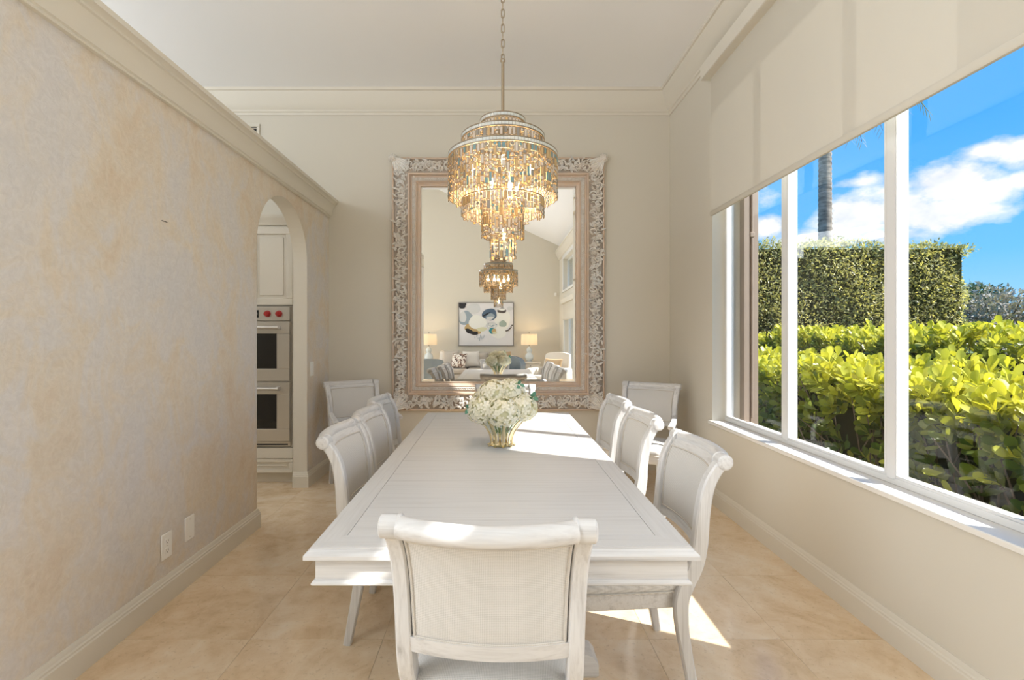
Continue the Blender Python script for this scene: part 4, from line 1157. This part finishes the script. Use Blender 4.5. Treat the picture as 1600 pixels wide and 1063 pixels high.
# painting
PXC, PZC, PW, PH = -0.275, 1.650, 1.51, 1.18
t = thing('painting', 'abstract painting of rounded blue, grey and gold shapes, reflected in the mirror', 'painting', (PXC, YF, PZC))
q = MB(); q.box(-PW / 2, PW / 2, 0.004, 0.034, -PH / 2, PH / 2); q.build('canvas', simple('canvas_lilac_white', (0.74, 0.74, 0.77), 0.8, bump=0.1), t)
q = MB()
for s in (-1, 1):
    q.box(s * (PW / 2 + 0.008) - 0.008, s * (PW / 2 + 0.008) + 0.008, 0.002, 0.046, -PH / 2 - 0.016, PH / 2 + 0.016); q.box(-PW / 2, PW / 2, 0.002, 0.046, s * (PH / 2 + 0.008) - 0.008, s * (PH / 2 + 0.008) + 0.008)
q.build('picture_frame', simple('dark_silver_frame', (0.20, 0.19, 0.20), 0.4, metal=0.4), t)
PAINT = [((0.02, 0.02, 0.025), 'black_paint'), ((0.075, 0.125, 0.20), 'deep_blue_paint'), ((0.30, 0.37, 0.43), 'grey_blue_paint'), ((0.80, 0.81, 0.78), 'white_paint'),
         ((0.50, 0.36, 0.17), 'gold_paint'), ((0.33, 0.41, 0.37), 'sage_paint'), ((0.10, 0.085, 0.08), 'umber_paint'), ((0.62, 0.64, 0.66), 'pale_grey_paint'), ((0.04, 0.27, 0.32), 'teal_paint'), ((0.66, 0.66, 0.46), 'straw_paint')]
PM = [simple(n, c, 0.7) for c, n in PAINT]
q = MB(); lay = [0]
def blob(cx, cy, rx, ry, mi, rot=0.0, wob=0.06, n=26, a0=0, a1=2 * PI):
    """cx, cy in the canvas, as fractions from its upper corner"""
    lay[0] += 1; y = 0.0345 + 0.0004 * lay[0]; vs = []
    ph_ = random.uniform(0, 6)
    for k in range(n):
        a = a0 + (a1 - a0) * k / n; r = 1 + wob * math.sin(3 * a + ph_) + wob * 0.5 * math.sin(5 * a + 2 * ph_)
        u, v = rx * r * math.cos(a), ry * r * math.sin(a)
        u, v = u * math.cos(rot) - v * math.sin(rot), u * math.sin(rot) + v * math.cos(rot)
        X = min(max((cx - 0.5) * PW + u, -PW / 2 + .004), PW / 2 - .004); Zz = min(max((0.5 - cy) * PH + v, -PH / 2 + .004), PH / 2 - .004)
        vs.append(q.bm.verts.new((X, y, Zz)))
    f = q.bm.faces.new(vs[::-1]); f.material_index = mi
blob(0.27, 0.13, 0.20, 0.14, 7); blob(0.80, 0.40, 0.22, 0.30, 3); blob(0.13, 0.36, 0.21, 0.20, 2); blob(0.07, 0.33, 0.10, 0.15, 7)
blob(0.25, 0.62, 0.24, 0.13, 4, -0.35); blob(0.18, 0.66, 0.10, 0.06, 0, -0.5); blob(0.26, 0.69, 0.15, 0.07, 0, -0.2); blob(0.30, 0.60, 0.14, 0.09, 4, -0.3)
blob(0.34, 0.45, 0.25, 0.19, 3); blob(0.42, 0.62, 0.14, 0.06, 9, 0.1); blob(0.72, 0.68, 0.24, 0.18, 3); blob(0.60, 0.52, 0.16, 0.09, 7)
for k in range(12): blob(0.53 + 0.16 * random.random(), 0.47 + 0.10 * random.random(), 0.022, 0.018, 2 if k % 2 else 3, n=10)
blob(0.565, 0.27, 0.205, 0.165, 1); blob(0.575, 0.32, 0.13, 0.085, 2, 0.3); blob(0.50, 0.27, 0.13, 0.02, 0, 0.5); blob(0.57, 0.36, 0.10, 0.05, 7, 0.2)
blob(0.05, 0.04, 0.13, 0.10, 0, -0.3, 0.1); blob(0.79, 0.18, 0.125, 0.07, 6); blob(0.79, 0.155, 0.10, 0.03, 3); blob(0.94, 0.13, 0.08, 0.06, 7); blob(0.81, 0.49, 0.105, 0.09, 5)
blob(0.605, 0.655, 0.075, 0.085, 8); blob(0.645, 0.665, 0.06, 0.075, 4); blob(0.66, 0.70, 0.06, 0.03, 9)
for k in range(7): blob(0.87 + 0.018 * k, 0.655 - 0.004 * k * k * 0.9, 0.022, 0.020, 6, n=10)
for k in range(9): blob(0.30 + 0.02 * k + random.uniform(-.01, .01), 0.76 + random.uniform(0, 0.10), 0.006, random.uniform(.02, .06), 2, n=8)
q.build('paint_shapes', PM, t, recalc=False)

def table_lamp(x, y, z, label):
    t = thing('table_lamp', label, 'lamp', (x, y, z), 0, 'pair of gourd table lamps')
    q = MB(); q.box(-0.085, 0.085, -0.085, 0.085, 0, 0.025, bev=0.004); q.build('lamp_base', MAT['glassy'], t)
    q = MB(); q.lathe([(0.0, 0.025), (0.055, 0.027), (0.10, 0.07), (0.118, 0.13), (0.105, 0.19), (0.066, 0.235), (0.055, 0.25), (0.068, 0.28), (0.078, 0.315), (0.068, 0.355), (0.036, 0.39), (0.026, 0.42), (0.030, 0.43), (0, 0.43)], 24, caps=False); q.build('gourd_body', MAT['ceramic'], t)
    q = MB(); q.tube([(0, 0, 0.43), (0, 0, 0.52)], 0.012, 10); q.tube([(0, 0, 0.52), (0, 0, 0.78)], 0.004, 6); q.lathe([(0.0, 0.78), (0.012, 0.785), (0.008, 0.81), (0, 0.812)], 10, caps=False); q.build('lamp_neck', MAT['brass'], t)
    q = MB(); q.lathe([(0.222, 0.465), (0.212, 0.755)], 36, caps=False); q.build('lamp_shade', MAT['lampshade'], t)
    q = MB(); q.lathe([(0, 0.56), (0.022, 0.57), (0.030, 0.61), (0.018, 0.65), (0, 0.655)], 12, caps=False); q.build('light_bulb', MAT['lampbulb'], t)
    add_light('table_lamp_bulb', 'POINT', (x, y, z + 0.68), 7, (1.0, 0.68, 0.36), shadow_soft_size=0.03)
MAT['glassy'] = simple('clear_acrylic_base', (0.75, 0.77, 0.76), 0.1)
MAT['lampbulb'] = bulb_mat('warm_lamp_bulb', (1.0, 0.72, 0.40), 8)
def end_table(x, y, label):
    t = thing('end_table', label, 'table', (x, y, 0), 0, 'pair of end tables')
    q = MB(); q.box(-0.28, 0.28, -0.24, 0.24, 0.585, 0.62, bev=0.008); q.build('table_top', MAT['sidewood'], t)
    q = MB(); q.box(-0.25, 0.25, -0.21, 0.21, 0.47, 0.585); d = q.build('apron', MAT['sidewood'], t)
    q = MB(); q.box(-0.22, 0.22, 0.205, 0.222, 0.485, 0.575, bev=0.004); d = q.build('drawer', MAT['sidewood'], t)
    q = MB(); bmesh.ops.create_icosphere(q.bm, subdivisions=2, radius=0.014, matrix=Matrix.Translation((0, 0.235, 0.53))); q.build('knob', MAT['brass'], d)
    for sx in (-1, 1):
        for sy in (-1, 1):
            q = MB(); q.rings([[Vector((sx * 0.235 + a * w, sy * 0.195 + c * w, z)) for a, c in ((-1, -1), (1, -1), (1, 1), (-1, 1))] for z, w in ((0.0, 0.013), (0.47, 0.022))]); q.build('leg', MAT['sidewood'], t)
    q = MB(); q.box(-0.23, 0.23, -0.19, 0.19, 0.16, 0.185); q.build('lower_shelf', MAT['sidewood'], t)
end_table(0.92, -3.42, 'pale wood end table under the table lamp towards the windows, seen in the mirror')
end_table(-1.86, -3.42, 'pale wood end table under the table lamp away from the windows, seen in the mirror')
table_lamp(0.90, -3.42, 0.62, 'lit gourd table lamp on the end table towards the windows, seen in the mirror')
table_lamp(-1.82, -3.42, 0.62, 'lit gourd table lamp on the end table away from the windows, seen in the mirror')

t = thing('sofa', 'oatmeal three-seat sofa under the abstract painting, seen in the mirror', 'sofa', (-0.48, -3.28, 0))
q = MB(); q.box(-1.02, 1.02, -0.46, 0.44, 0.12, 0.34, bev=0.03, seg=2); q.build('base', MAT['sofa'], t)
q = MB(); q.box(-1.02, 1.02, -0.48, -0.26, 0.12, 0.80, bev=0.07, seg=3); q.build('backrest', MAT['sofa'], t)
for s in (-1, 1):
    q = MB(); q.box(s * 0.93 - 0.11, s * 0.93 + 0.11, -0.44, 0.46, 0.12, 0.62, bev=0.07, seg=3); q.build('sofa_arm', MAT['sofa'], t)
for k in range(3):
    q = MB(); q.box(-0.82 + 0.547 * k, -0.28 + 0.547 * k, -0.24, 0.46, 0.34, 0.48, bev=0.045, seg=3); q.build('seat_cushion', MAT['sofa'], t)
    o = cushion_obj('back_cushion', 0.545, 0.42, 0.20, MAT['sofa'], t); o.location = (-0.547 + 0.547 * k, -0.20, 0.68); o.rotation_euler = (math.radians(12), 0, 0)
    for y in (-0.40, 0.38):
        if k != 1: q = MB(); q.box((k - 1) * 0.95 - 0.03, (k - 1) * 0.95 + 0.03, y - 0.03, y + 0.03, 0, 0.13); q.build('foot', MAT['sidewood'], t)
def pillow(label, w, h, d, mat, loc, rot):
    o = cushion_obj('throw_pillow', w, h, d, mat); o.location = loc; o.rotation_euler = rot
    return tag(o, label, 'pillow', 'throw pillows on the sofa')
pillow('oatmeal throw pillow at the lamp end of the sofa, in the mirror', 0.48, 0.46, 0.17, MAT['sofa'], (-1.24, -3.30, 0.72), (math.radians(18), 0, math.radians(8)))
pillow('ivory throw pillow on the sofa below the painting, in the mirror', 0.46, 0.44, 0.16, MAT['ivory'], (-0.66, -3.26, 0.71), (math.radians(20), 0, math.radians(-14)))
pat = bpy.data.materials.new('patterned_pillow'); pat.use_nodes = True; nt = pat.node_tree
nt.links.new(ramp(nt, noise(nt, mapped(nt), 11, 2, 0.5, 1.5), [(0.44, (0.10, 0.06, 0.05)), (0.47, (0.42, 0.24, 0.16)), (0.52, (0.80, 0.76, 0.70))]), nt.nodes['Principled BSDF'].inputs['Base Color'])
pillow('brown and white patterned pillow on the sofa, in the mirror', 0.42, 0.40, 0.15, pat, (-0.98, -3.00, 0.68), (math.radians(24), 0, math.radians(18)))
pillow('tan throw pillow at the window end of the sofa, in the mirror', 0.44, 0.42, 0.16, MAT['tan'], (0.20, -3.24, 0.71), (math.radians(18), 0, math.radians(-12)))
q = MB()
TH_ = smoothpath([(-3.815, 0.60), (-3.80, 0.75), (-3.72, 0.835), (-3.60, 0.845), (-3.46, 0.90), (-3.34, 0.86), (-3.26, 0.66), (-3.22, 0.505), (-3.0, 0.495), (-2.83, 0.46)], 26)
q.slab(lambda u, v, sd: Vector((-1.50 + 0.40 * u + 0.02 * math.sin(6 * v), TH_[min(26, int(round(v * 26)))][0] + (0.012 if sd else 0), TH_[min(26, int(round(v * 26)))][1] + (0.014 if sd else 0) + 0.006 * math.sin(u * 22))), 16, 26)
tag(q.build('throw_blanket', MAT['ivory'], angle=60), 'cream knitted throw over the back of the sofa, in the mirror', 'blanket')

def tub_chair(name, label, x, y, rz, mat, w=0.80, top=0.83, group=None):
    t = thing(name, label, 'chair', (x, y, 0), rz, group)
    q = MB()
    def shell(u, v, sd):
        a = PI * (1.0 + u) + 0.0
        r = w / 2 - (0.11 if sd else 0.0); hgt = top - 0.20 * (abs(2 * u - 1) ** 2.5)
        ex = 1.0 + 0.10 * v
        return Vector((r * ex * math.cos(a), r * ex * math.sin(a) * 0.95, 0.10 + (hgt - 0.10) * v))
    q.slab(shell, 28, 8); q.build('tub_back', mat, t, angle=60)
    q = MB(); q.lathe([(0.0, 0.10), (w / 2 - 0.02, 0.10), (w / 2 - 0.02, 0.30), (0, 0.30)], 28, caps=False); q.build('base', mat, t)
    q = MB(); q.lathe([(0.0, 0.30), (w / 2 - 0.10, 0.30), (w / 2 - 0.09, 0.34), (w / 2 - 0.09, 0.42), (w / 2 - 0.13, 0.46), (0, 0.475)], 28, caps=False); q.build('seat_cushion', mat, t)
    for k in range(4):
        a = PI / 4 + PI / 2 * k; q = MB(); q.tube([(0.30 * w / 0.8 * math.cos(a), 0.30 * w / 0.8 * math.sin(a), 0.0), (0.27 * w / .8 * math.cos(a), 0.27 * w / .8 * math.sin(a), 0.11)], [0.014, 0.022], 8); q.build('leg', MAT['sidewood'], t)
    return t
tub_chair('tub_chair', 'big blue grey tub chair at the arch side of the mirror reflection', -1.72, -1.05, math.radians(150), MAT['blue'], 1.0, 0.84, 'blue grey tub chairs')
tub_chair('tub_chair', 'blue grey tub chair beside the lit lamp, half behind the flowers in the mirror', 0.36, -2.45, math.radians(-10), MAT['blue'], 0.72, 0.82, 'blue grey tub chairs')
t = thing('lounge_chair', 'cream slipcovered lounge chair by the patio window, seen in the mirror', 'chair', (1.18, -1.05, 0), math.radians(35))
q = MB(); q.box(-0.36, 0.36, -0.40, 0.38, 0.03, 0.34, bev=0.03, seg=2); q.build('base', MAT['slip'], t)
q = MB(); q.slab(lambda u, v, sd: Vector(((2 * u - 1) * (0.34 - 0.04 * v * v), -0.24 - 0.16 * v + (0 if sd else -0.15 * (1 - 0.3 * v)), 0.30 + 0.66 * v - 0.05 * abs(2 * u - 1) ** 3)), 12, 8); q.build('backrest', MAT['slip'], t, angle=70)
q = MB(); q.box(-0.28, 0.28, -0.25, 0.40, 0.34, 0.47, bev=0.045, seg=3); q.build('seat_cushion', MAT['slip'], t)
for s in (-1, 1):
    q = MB(); q.box(s * 0.34 - 0.075, s * 0.34 + 0.075, -0.38, 0.36, 0.10, 0.62, bev=0.06, seg=3); q.build('chair_arm', MAT['slip'], t)
o = cushion_obj('lumbar_pillow', 0.44, 0.34, 0.15, MAT['tan']); tag(o, 'tan pillow on the cream lounge chair, in the mirror', 'pillow'); o.location = (1.18 + 0.10, -1.10, 0.66); o.rotation_euler = (math.radians(18), 0, math.radians(35))
q = MB(); q.box(-0.03, 0.03, 0.0, 0.035, -0.05, 0.05, bev=0.008); o = q.build('motion_sensor', MAT['plate']); o.location = (1.66, YF, 2.48); tag(o, 'small white motion sensor in the living room corner, in the mirror', 'sensor')

# ================================================================== outdoors
GZ = -0.18
grass = bpy.data.materials.new('grass_ground'); grass.use_nodes = True; nt = grass.node_tree
nt.links.new(ramp(nt, noise(nt, mapped(nt), 4, 6, 0.7), [(0.35, (0.06, 0.10, 0.025)), (0.65, (0.15, 0.20, 0.05))]), nt.nodes['Principled BSDF'].inputs['Base Color']); nt.nodes['Principled BSDF'].inputs['Roughness'].default_value = 0.9
q = MB(); q.box(XO + 0.001, 120, -60, 120, GZ - 0.2, GZ); structure(q.build('lawn', grass), 'grass ground outside the window', 'ground')
q = MB(); q.box(XO + 0.001, 9, -9, 0.2, GZ, GZ + 0.04); structure(q.build('patio', MAT['stucco']), 'pale patio paving outside the living room', 'ground')

CT = [(0, 0, 0), (-0.09, 0.25, 0.02), (0.09, 0.25, 0.02), (0, 0.28, -0.01), (-0.24, 0.58, 0.05), (0.24, 0.58, 0.05), (0, 0.60, 0.0), (-0.22, 0.84, 0.05), (0.22, 0.84, 0.05), (0, 0.86, 0.0), (-0.09, 0.99, 0.02), (0.09, 0.99, 0.02)]
CF = [(0, 3, 1), (0, 2, 3), (1, 3, 6, 4), (3, 2, 5, 6), (4, 6, 9, 7), (6, 5, 8, 9), (7, 9, 11, 10), (9, 8, 11)]
FT = [(0, 0, 0), (-0.20, 0.40, 0.07), (0.20, 0.40, 0.07), (0, 0.42, 0.0), (0, 1.0, 0.0)]
FF = [(0, 3, 1), (0, 2, 3), (1, 3, 4), (3, 2, 4)]

def rosettes(C, A, nl, L, spread, tint):
    """C cluster roots, A cluster axes -> leaf arrays"""
    P, D, U, S, T = [], [], [], [], []
    for c, a, tt in zip(C, A, tint):
        a = a / np.linalg.norm(a); r = np.cross(a, [0.3, 0.5, 0.8]); r /= np.linalg.norm(r); s = np.cross(a, r)
        k0 = rng.random() * 6.28; m = nl + rng.integers(-1, 2)
        for k in range(m):
            th = k0 + 2.4 * k; sp = spread * (0.45 + 0.75 * k / m)
            d = a * math.cos(sp) + (r * math.cos(th) + s * math.sin(th)) * math.sin(sp)
            P.append(c - a * 0.018 * k); D.append(d); U.append(a + 0.001); S.append(L * rng.uniform(0.7, 1.15)); T.append(np.clip(tt + rng.uniform(-0.16, 0.16), 0, 1))
    return [np.array(v) for v in (P, D, U, S, T)]

def clusia_hedge(label, x0, x1, y0, y1, ztop, L, dens_top, dens_face, part_y):
    t = thing('clusia_hedge', label, 'hedge', (0, 0, 0))
    C, A, T = [], [], []
    def add(n, f):
        for _ in range(n):
            c, a, tt = f(); C.append(np.array(c)); A.append(np.array(a) + rng.normal(0, 0.22, 3)); T.append(tt)
    ztf = lambda x, y: ztop + 0.05 * math.sin(2.3 * y + 1.1 * x) + 0.035 * math.sin(5.1 * y + 3 * x)
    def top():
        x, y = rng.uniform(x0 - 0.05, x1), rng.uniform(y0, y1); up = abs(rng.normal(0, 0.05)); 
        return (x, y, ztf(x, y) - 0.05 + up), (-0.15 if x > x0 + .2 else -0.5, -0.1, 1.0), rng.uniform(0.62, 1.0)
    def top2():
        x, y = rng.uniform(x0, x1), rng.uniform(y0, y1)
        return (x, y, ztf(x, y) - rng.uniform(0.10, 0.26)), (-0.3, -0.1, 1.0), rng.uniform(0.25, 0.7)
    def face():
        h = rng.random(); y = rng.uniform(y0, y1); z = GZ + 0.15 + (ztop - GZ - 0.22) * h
        return (x0 + abs(rng.normal(0, 0.09)) - 0.02, y, z), (-0.9, -0.25, 0.55), 0.05 + 0.38 * h ** 3 * rng.uniform(0.4, 1.2) + (0.45 if rng.random() < 0.07 else 0)  # lower face leaves darkened: shade between the hedges put into their tint
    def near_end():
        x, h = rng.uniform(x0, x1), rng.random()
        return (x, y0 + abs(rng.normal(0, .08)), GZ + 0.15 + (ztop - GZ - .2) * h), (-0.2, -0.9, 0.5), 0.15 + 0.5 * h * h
    ar = (x1 - x0) * (y1 - y0); af = (y1 - y0) * (ztop - GZ)
    add(int(ar * dens_top), top); add(int(ar * dens_top * 0.5), top2); add(int(af * dens_face), face); add(int((x1 - x0) * (ztop - GZ) * dens_face), near_end)
    P, D, U, S, T_ = rosettes(C, A, 6, L, 0.95, T)
    # the leaves that show largest become parts of their own
    dist = np.linalg.norm(P - np.array([0, 0, 1.38]), axis=1)
    px = 775 + 785 * P[:, 0] / P[:, 1]; py = 522 - 785 * (P[:, 2] - 1.38) / P[:, 1]
    vis = (px > 1186) & (px < 1596) & (py < 790) & ((P[:, 2] > ztop - 0.16) | (P[:, 0] < x0 + 0.05)) & (P[:, 1] < part_y)
    score = S / dist + np.where(P[:, 2] > ztop - 0.10, 0.006, 0) + rng.uniform(0, 0.012, len(P)); score[~vis] = -1
    order = np.argsort(-score); part_idx = [i for i in order[:296] if score[i] > 0]
    mask = np.ones(len(P), bool); mask[part_idx] = False
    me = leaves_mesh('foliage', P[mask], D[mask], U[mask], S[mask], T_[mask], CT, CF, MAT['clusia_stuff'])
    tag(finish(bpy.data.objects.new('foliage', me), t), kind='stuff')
    lm = leaves_mesh('leaf', [(0, 0, 0)], [(0, 1, 0)], [(0, 0, 1)], [1.0], [0.5], CT, CF, MAT['clusia'])
    for i in part_idx:
        o = finish(bpy.data.objects.new('leaf', lm), t)
        y_ = Vector(D[i]).normalized(); x_ = y_.cross(Vector(U[i])).normalized(); z_ = x_.cross(y_)
        M = Matrix((x_, y_, z_)).transposed().to_4x4(); M.translation = Vector(P[i])
        o.matrix_local = M @ Matrix.Scale(float(S[i]), 4)
    q = MB()
    for k in range(int((y1 - y0) * 16)):
        x, y = x0 + 0.05 + abs(rng.normal(0, 0.22)), rng.uniform(y0, y1)
        p = smoothpath([(x + 0.1, y, GZ), (x + rng.normal(0, .06), y + rng.normal(0, .08), GZ + 0.45), (x + rng.normal(-.03, .10), y + rng.normal(0, .16), ztop - rng.uniform(.1, .4))], 5)
        q.tube(p, [0.011 - 0.0013 * j for j in range(6)], 4, caps=False)
    tag(q.build('branches', MAT['twig'], t, recalc=False), kind='stuff')
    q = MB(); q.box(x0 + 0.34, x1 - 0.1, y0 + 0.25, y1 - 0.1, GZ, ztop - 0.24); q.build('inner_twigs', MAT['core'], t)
    return t
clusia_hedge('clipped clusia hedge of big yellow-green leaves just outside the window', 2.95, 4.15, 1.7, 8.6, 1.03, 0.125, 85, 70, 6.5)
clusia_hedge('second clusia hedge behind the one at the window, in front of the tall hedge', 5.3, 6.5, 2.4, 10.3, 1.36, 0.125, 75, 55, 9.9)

t = thing('ficus_hedge', 'tall square-clipped ficus hedge of small leaves below the palm', 'hedge', (0, 0, 0))
hx0, hx1, hy0, hy1, hz = 3.6, 10.62, 11.0, 12.3, 3.40
P, D, U, S, T = [], [], [], [], []
for _ in range(15500):
    x, z = rng.uniform(hx0, hx1), rng.uniform(0.9, hz); dz = (0.10 if x > 8.9 else 0.0) + 0.05 * math.sin(3.1 * x) + 0.03 * math.sin(9 * x)
    edge = max(0.0, (x - 10.2)) * 0.6
    y = hy0 + 0.13 * math.sin(2.1 * x + 1.7 * z) * math.sin(1.3 * z + x) + abs(rng.normal(0, 0.10)) + edge
    P.append((x + 0.08 * math.sin(6 * z), y, min(z, hz - dz))); D.append((rng.normal(0, .7), -0.5 + rng.normal(0, .5), rng.normal(-.1, .7))); T.append(np.clip(rng.beta(1.6, 1.3) + (0.2 if x > 10.2 else 0) - 0.25 * (y - hy0 > 0.16), 0, 1))  # tint carries a sunlit edge at the end; recessed leaves are tinted darker
for _ in range(4200):
    x, y = rng.uniform(hx0, hx1), rng.uniform(hy0, hy1); dz = (0.10 if x > 8.9 else 0.0) + 0.05 * math.sin(3.1 * x) + 0.03 * math.sin(9 * x)
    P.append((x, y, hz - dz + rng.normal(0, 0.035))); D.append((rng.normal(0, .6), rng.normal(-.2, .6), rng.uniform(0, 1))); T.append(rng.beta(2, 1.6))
n = len(P)
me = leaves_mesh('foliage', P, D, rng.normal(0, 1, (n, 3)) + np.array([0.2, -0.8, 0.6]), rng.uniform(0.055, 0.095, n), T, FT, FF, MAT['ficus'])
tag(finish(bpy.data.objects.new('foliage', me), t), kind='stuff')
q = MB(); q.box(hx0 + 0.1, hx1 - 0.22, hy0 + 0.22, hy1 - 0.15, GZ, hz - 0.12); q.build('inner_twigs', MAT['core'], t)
q = MB()
for k in range(150):
    x, z = rng.uniform(hx0, hx1 - .3), rng.uniform(1.0, hz - 0.5)
    q.tube([(x, hy0 + 0.2, z), (x + rng.normal(0, .12), hy0 + 0.06, z + rng.uniform(.1, .4))], [0.008, 0.004], 4, caps=False)
tag(q.build('branches', simple('pale_twigs', (0.34, 0.27, 0.20), 0.9), t, recalc=False), kind='stuff')

# palm
bark = bpy.data.materials.new('palm_bark'); bark.use_nodes = True; nt = bark.node_tree
v1 = noise(nt, mapped(nt, (2, 2, 14)), 1.5, 5, 0.6); v2 = noise(nt, mapped(nt, (1, 1, 0.7)), 5, 3, 0.5)
nt.links.new(mix(nt, 0.4, ramp(nt, v1, [(0.35, (0.06, 0.05, 0.045)), (0.62, (0.36, 0.315, 0.27))]), ramp(nt, v2, [(0.4, (0.08, 0.07, 0.06)), (0.6, (0.38, 0.33, 0.28))])), nt.nodes['Principled BSDF'].inputs['Base Color'])
nt.nodes['Principled BSDF'].inputs['Roughness'].default_value = 0.9
PAX, PAY = 9.17, 14.0
palm = thing('palm_tree', 'tall palm with a ringed grey trunk behind the ficus hedge', 'tree', (PAX, PAY, GZ))
q = MB(); prof = []
hgt = 8.2
for k in range(120):
    z = hgt * k / 119; r = 0.185 - 0.0045 * z + (0.10 * math.exp(-z * 2)) + (0.009 if k % 2 else -0.004)
    prof.append((r, z))
q.lathe([(0, 0)] + prof + [(0, hgt)], 20, caps=False); q.build('trunk', bark, palm)
MAT['frond'] = leaf_mat('palm_frond', (0.10, 0.15, 0.03), (0.42, 0.38, 0.16), 0.35, 0.5)
NT = [(0, 0, 0), (-0.022, 0.3, 0.0), (0.022, 0.3, 0.0), (-0.018, 0.7, -0.06), (0.018, 0.7, -0.06), (0, 1.0, -0.16)]
NF = [(0, 2, 1), (1, 2, 4, 3), (3, 4, 5)]
def frond(yaw, L, rise, droop, tint):
    pts = smoothpath([(0, 0, 0), (L * .35, 0, rise), (L * .75, 0, rise * 0.7 - droop * .35), (L, 0, rise * .2 - droop)], 24)
    P, D, U, S, T = [], [], [], [], []
    for k in range(3, 25):
        p = Vector(pts[k]); tg = (Vector(pts[k]) - Vector(pts[k - 1])).normalized()
        for s in (-1, 1):
            d = tg * 0.75 + Vector((0, s, -0.30)); P.append(p); D.append(d); U.append((0, 0, 1)); S.append(0.62 * (1 - 0.55 * abs(k - 12) / 13)); T.append(tint)
    me = leaves_mesh('frond', [tuple(p) for p in P], [tuple(d) for d in D], U, S, T, NT, NF, MAT['frond'])
    o = finish(bpy.data.objects.new('frond', me), palm); o.location = (0, 0, hgt - 0.1); o.rotation_euler = (0, 0, yaw)
    q = MB(); q.tube(pts, [0.028 - 0.0009 * k for k in range(25)], 5); q.build('frond_stem', MAT['twig'], o)
for k in range(16): frond(2.399 * k, random.uniform(1.9, 2.5), random.uniform(0.3, 1.1), random.uniform(0.0, 1.1), random.uniform(0.1, 0.6))
frond(math.radians(-4), 0.98, 0.40, 1.28, 0.95); frond(math.radians(14), 0.85, 0.42, 1.12, 0.95)

# far trees and a house
MAT['haze_leaf'] = leaf_mat('grey_brown_tree_leaf', (0.20, 0.175, 0.15), (0.50, 0.46, 0.40), 0.2, 0.8)
MAT['ever_leaf'] = leaf_mat('dark_evergreen_leaf', (0.03, 0.07, 0.035), (0.12, 0.20, 0.09), 0.2, 0.7)
def far_tree(name, label, x, y, h, r, mat, ls, n, group=None, squash=0.8):
    t = thing(name, label, 'tree', (x, y, GZ), 0, group)
    q = MB(); q.tube([(0, 0, 0), (0.1, 0, h * 0.35), (-0.05, 0, h * 0.62)], [0.16, 0.12, 0.06], 8)
    for k in range(7):
        a = k * 0.9; q.tube([(0, 0, h * 0.35), (r * .4 * math.cos(a), r * .4 * math.sin(a), h * 0.55), (r * .75 * math.cos(a), r * .75 * math.sin(a), h * (0.62 + 0.04 * k))], [0.07, 0.045, 0.02], 5)
    q.build('trunk', MAT['twig'], t)
    d = rng.normal(0, 1, (n, 3)); d /= np.linalg.norm(d, axis=1, keepdims=True); rr = rng.random(n) ** 0.4
    lump = 1 + 0.22 * np.sin(3 * d[:, 0] * 2 + 1) * np.sin(4 * d[:, 2]) + 0.15 * np.sin(7 * d[:, 1])
    P = d * (rr * lump)[:, None] * np.array([r, r, r * squash]) + np.array([0, 0, h - r * squash])
    me = leaves_mesh('crown', P, d + rng.normal(0, .8, (n, 3)), rng.normal(0, 1, (n, 3)), rng.uniform(0.7, 1.3, n) * ls, np.clip(rng.random(n) * 0.7 + 0.3 * d[:, 2], 0, 1), FT, FF, mat)
    tag(finish(bpy.data.objects.new('crown', me), t), kind='stuff')
far_tree('distant_tree', 'grey-brown leafy tree far beyond the end of the tall hedge', 30.0, 30.0, 4.35, 2.3, MAT['haze_leaf'], 0.30, 2600)
far_tree('distant_tree', 'dark evergreen tree peeping over the grey-brown one', 32.5, 34.0, 5.0, 1.5, MAT['ever_leaf'], 0.30, 1300)
far_tree('distant_tree', 'small dark evergreen beside the far house roof', 47.5, 44.0, 4.6, 2.4, MAT['ever_leaf'], 0.35, 1200)
far_tree('distant_tree', 'bare grey-brown tree in front of the far house', 36.0, 35.0, 3.6, 2.0, MAT['haze_leaf'], 0.30, 1300)
hs = thing('distant_house', 'pale house with a tan tiled roof far beyond the hedges', 'house', (52.0, 52.0, GZ))
q = MB(); q.box(-4, 8, -4, 4, 0, 2.1); q.build('wall', MAT['stucco'], hs)
q = MB(); q.rings([[Vector((-4.6, -4.6, 2.1)), Vector((8.6, -4.6, 2.1)), Vector((8.6, 4.6, 2.1)), Vector((-4.6, 4.6, 2.1))], [Vector((-1.4, -0.2, 3.7)), Vector((5.4, -0.2, 3.7)), Vector((5.4, 0.2, 3.7)), Vector((-1.4, 0.2, 3.7))]]); q.build('roof', simple('tan_roof', (0.50, 0.40, 0.31), 0.8, bump=0.5, bscale=6), hs)
for x in (-2.6, 0.8, 4.2):
    q = MB(); q.box(x - 0.6, x + 0.6, -4.05, -3.98, 0.7, 1.8); w_ = q.build('window', MAT['winframe'], hs); q = MB(); q.box(x - 0.52, x + 0.52, -4.07, -4.04, 0.78, 1.72); q.build('pane', MAT['blackglass'], w_)
t = thing('garden_fence', 'low dark fence line beyond the hedges', 'fence', (30, 26.5, GZ))
for k in range(9):
    q = MB(); q.box(-4 + k * 1.5 - 0.05, -4 + k * 1.5 + 0.05, -0.05, 0.05, 0, 1.62); q.build('post', MAT['twig'], t)
for z in (0.5, 1.05, 1.55):
    q = MB(); q.box(-4, 8, -0.03, 0.03, z - 0.05, z + 0.05); q.build('rail', MAT['twig'], t)
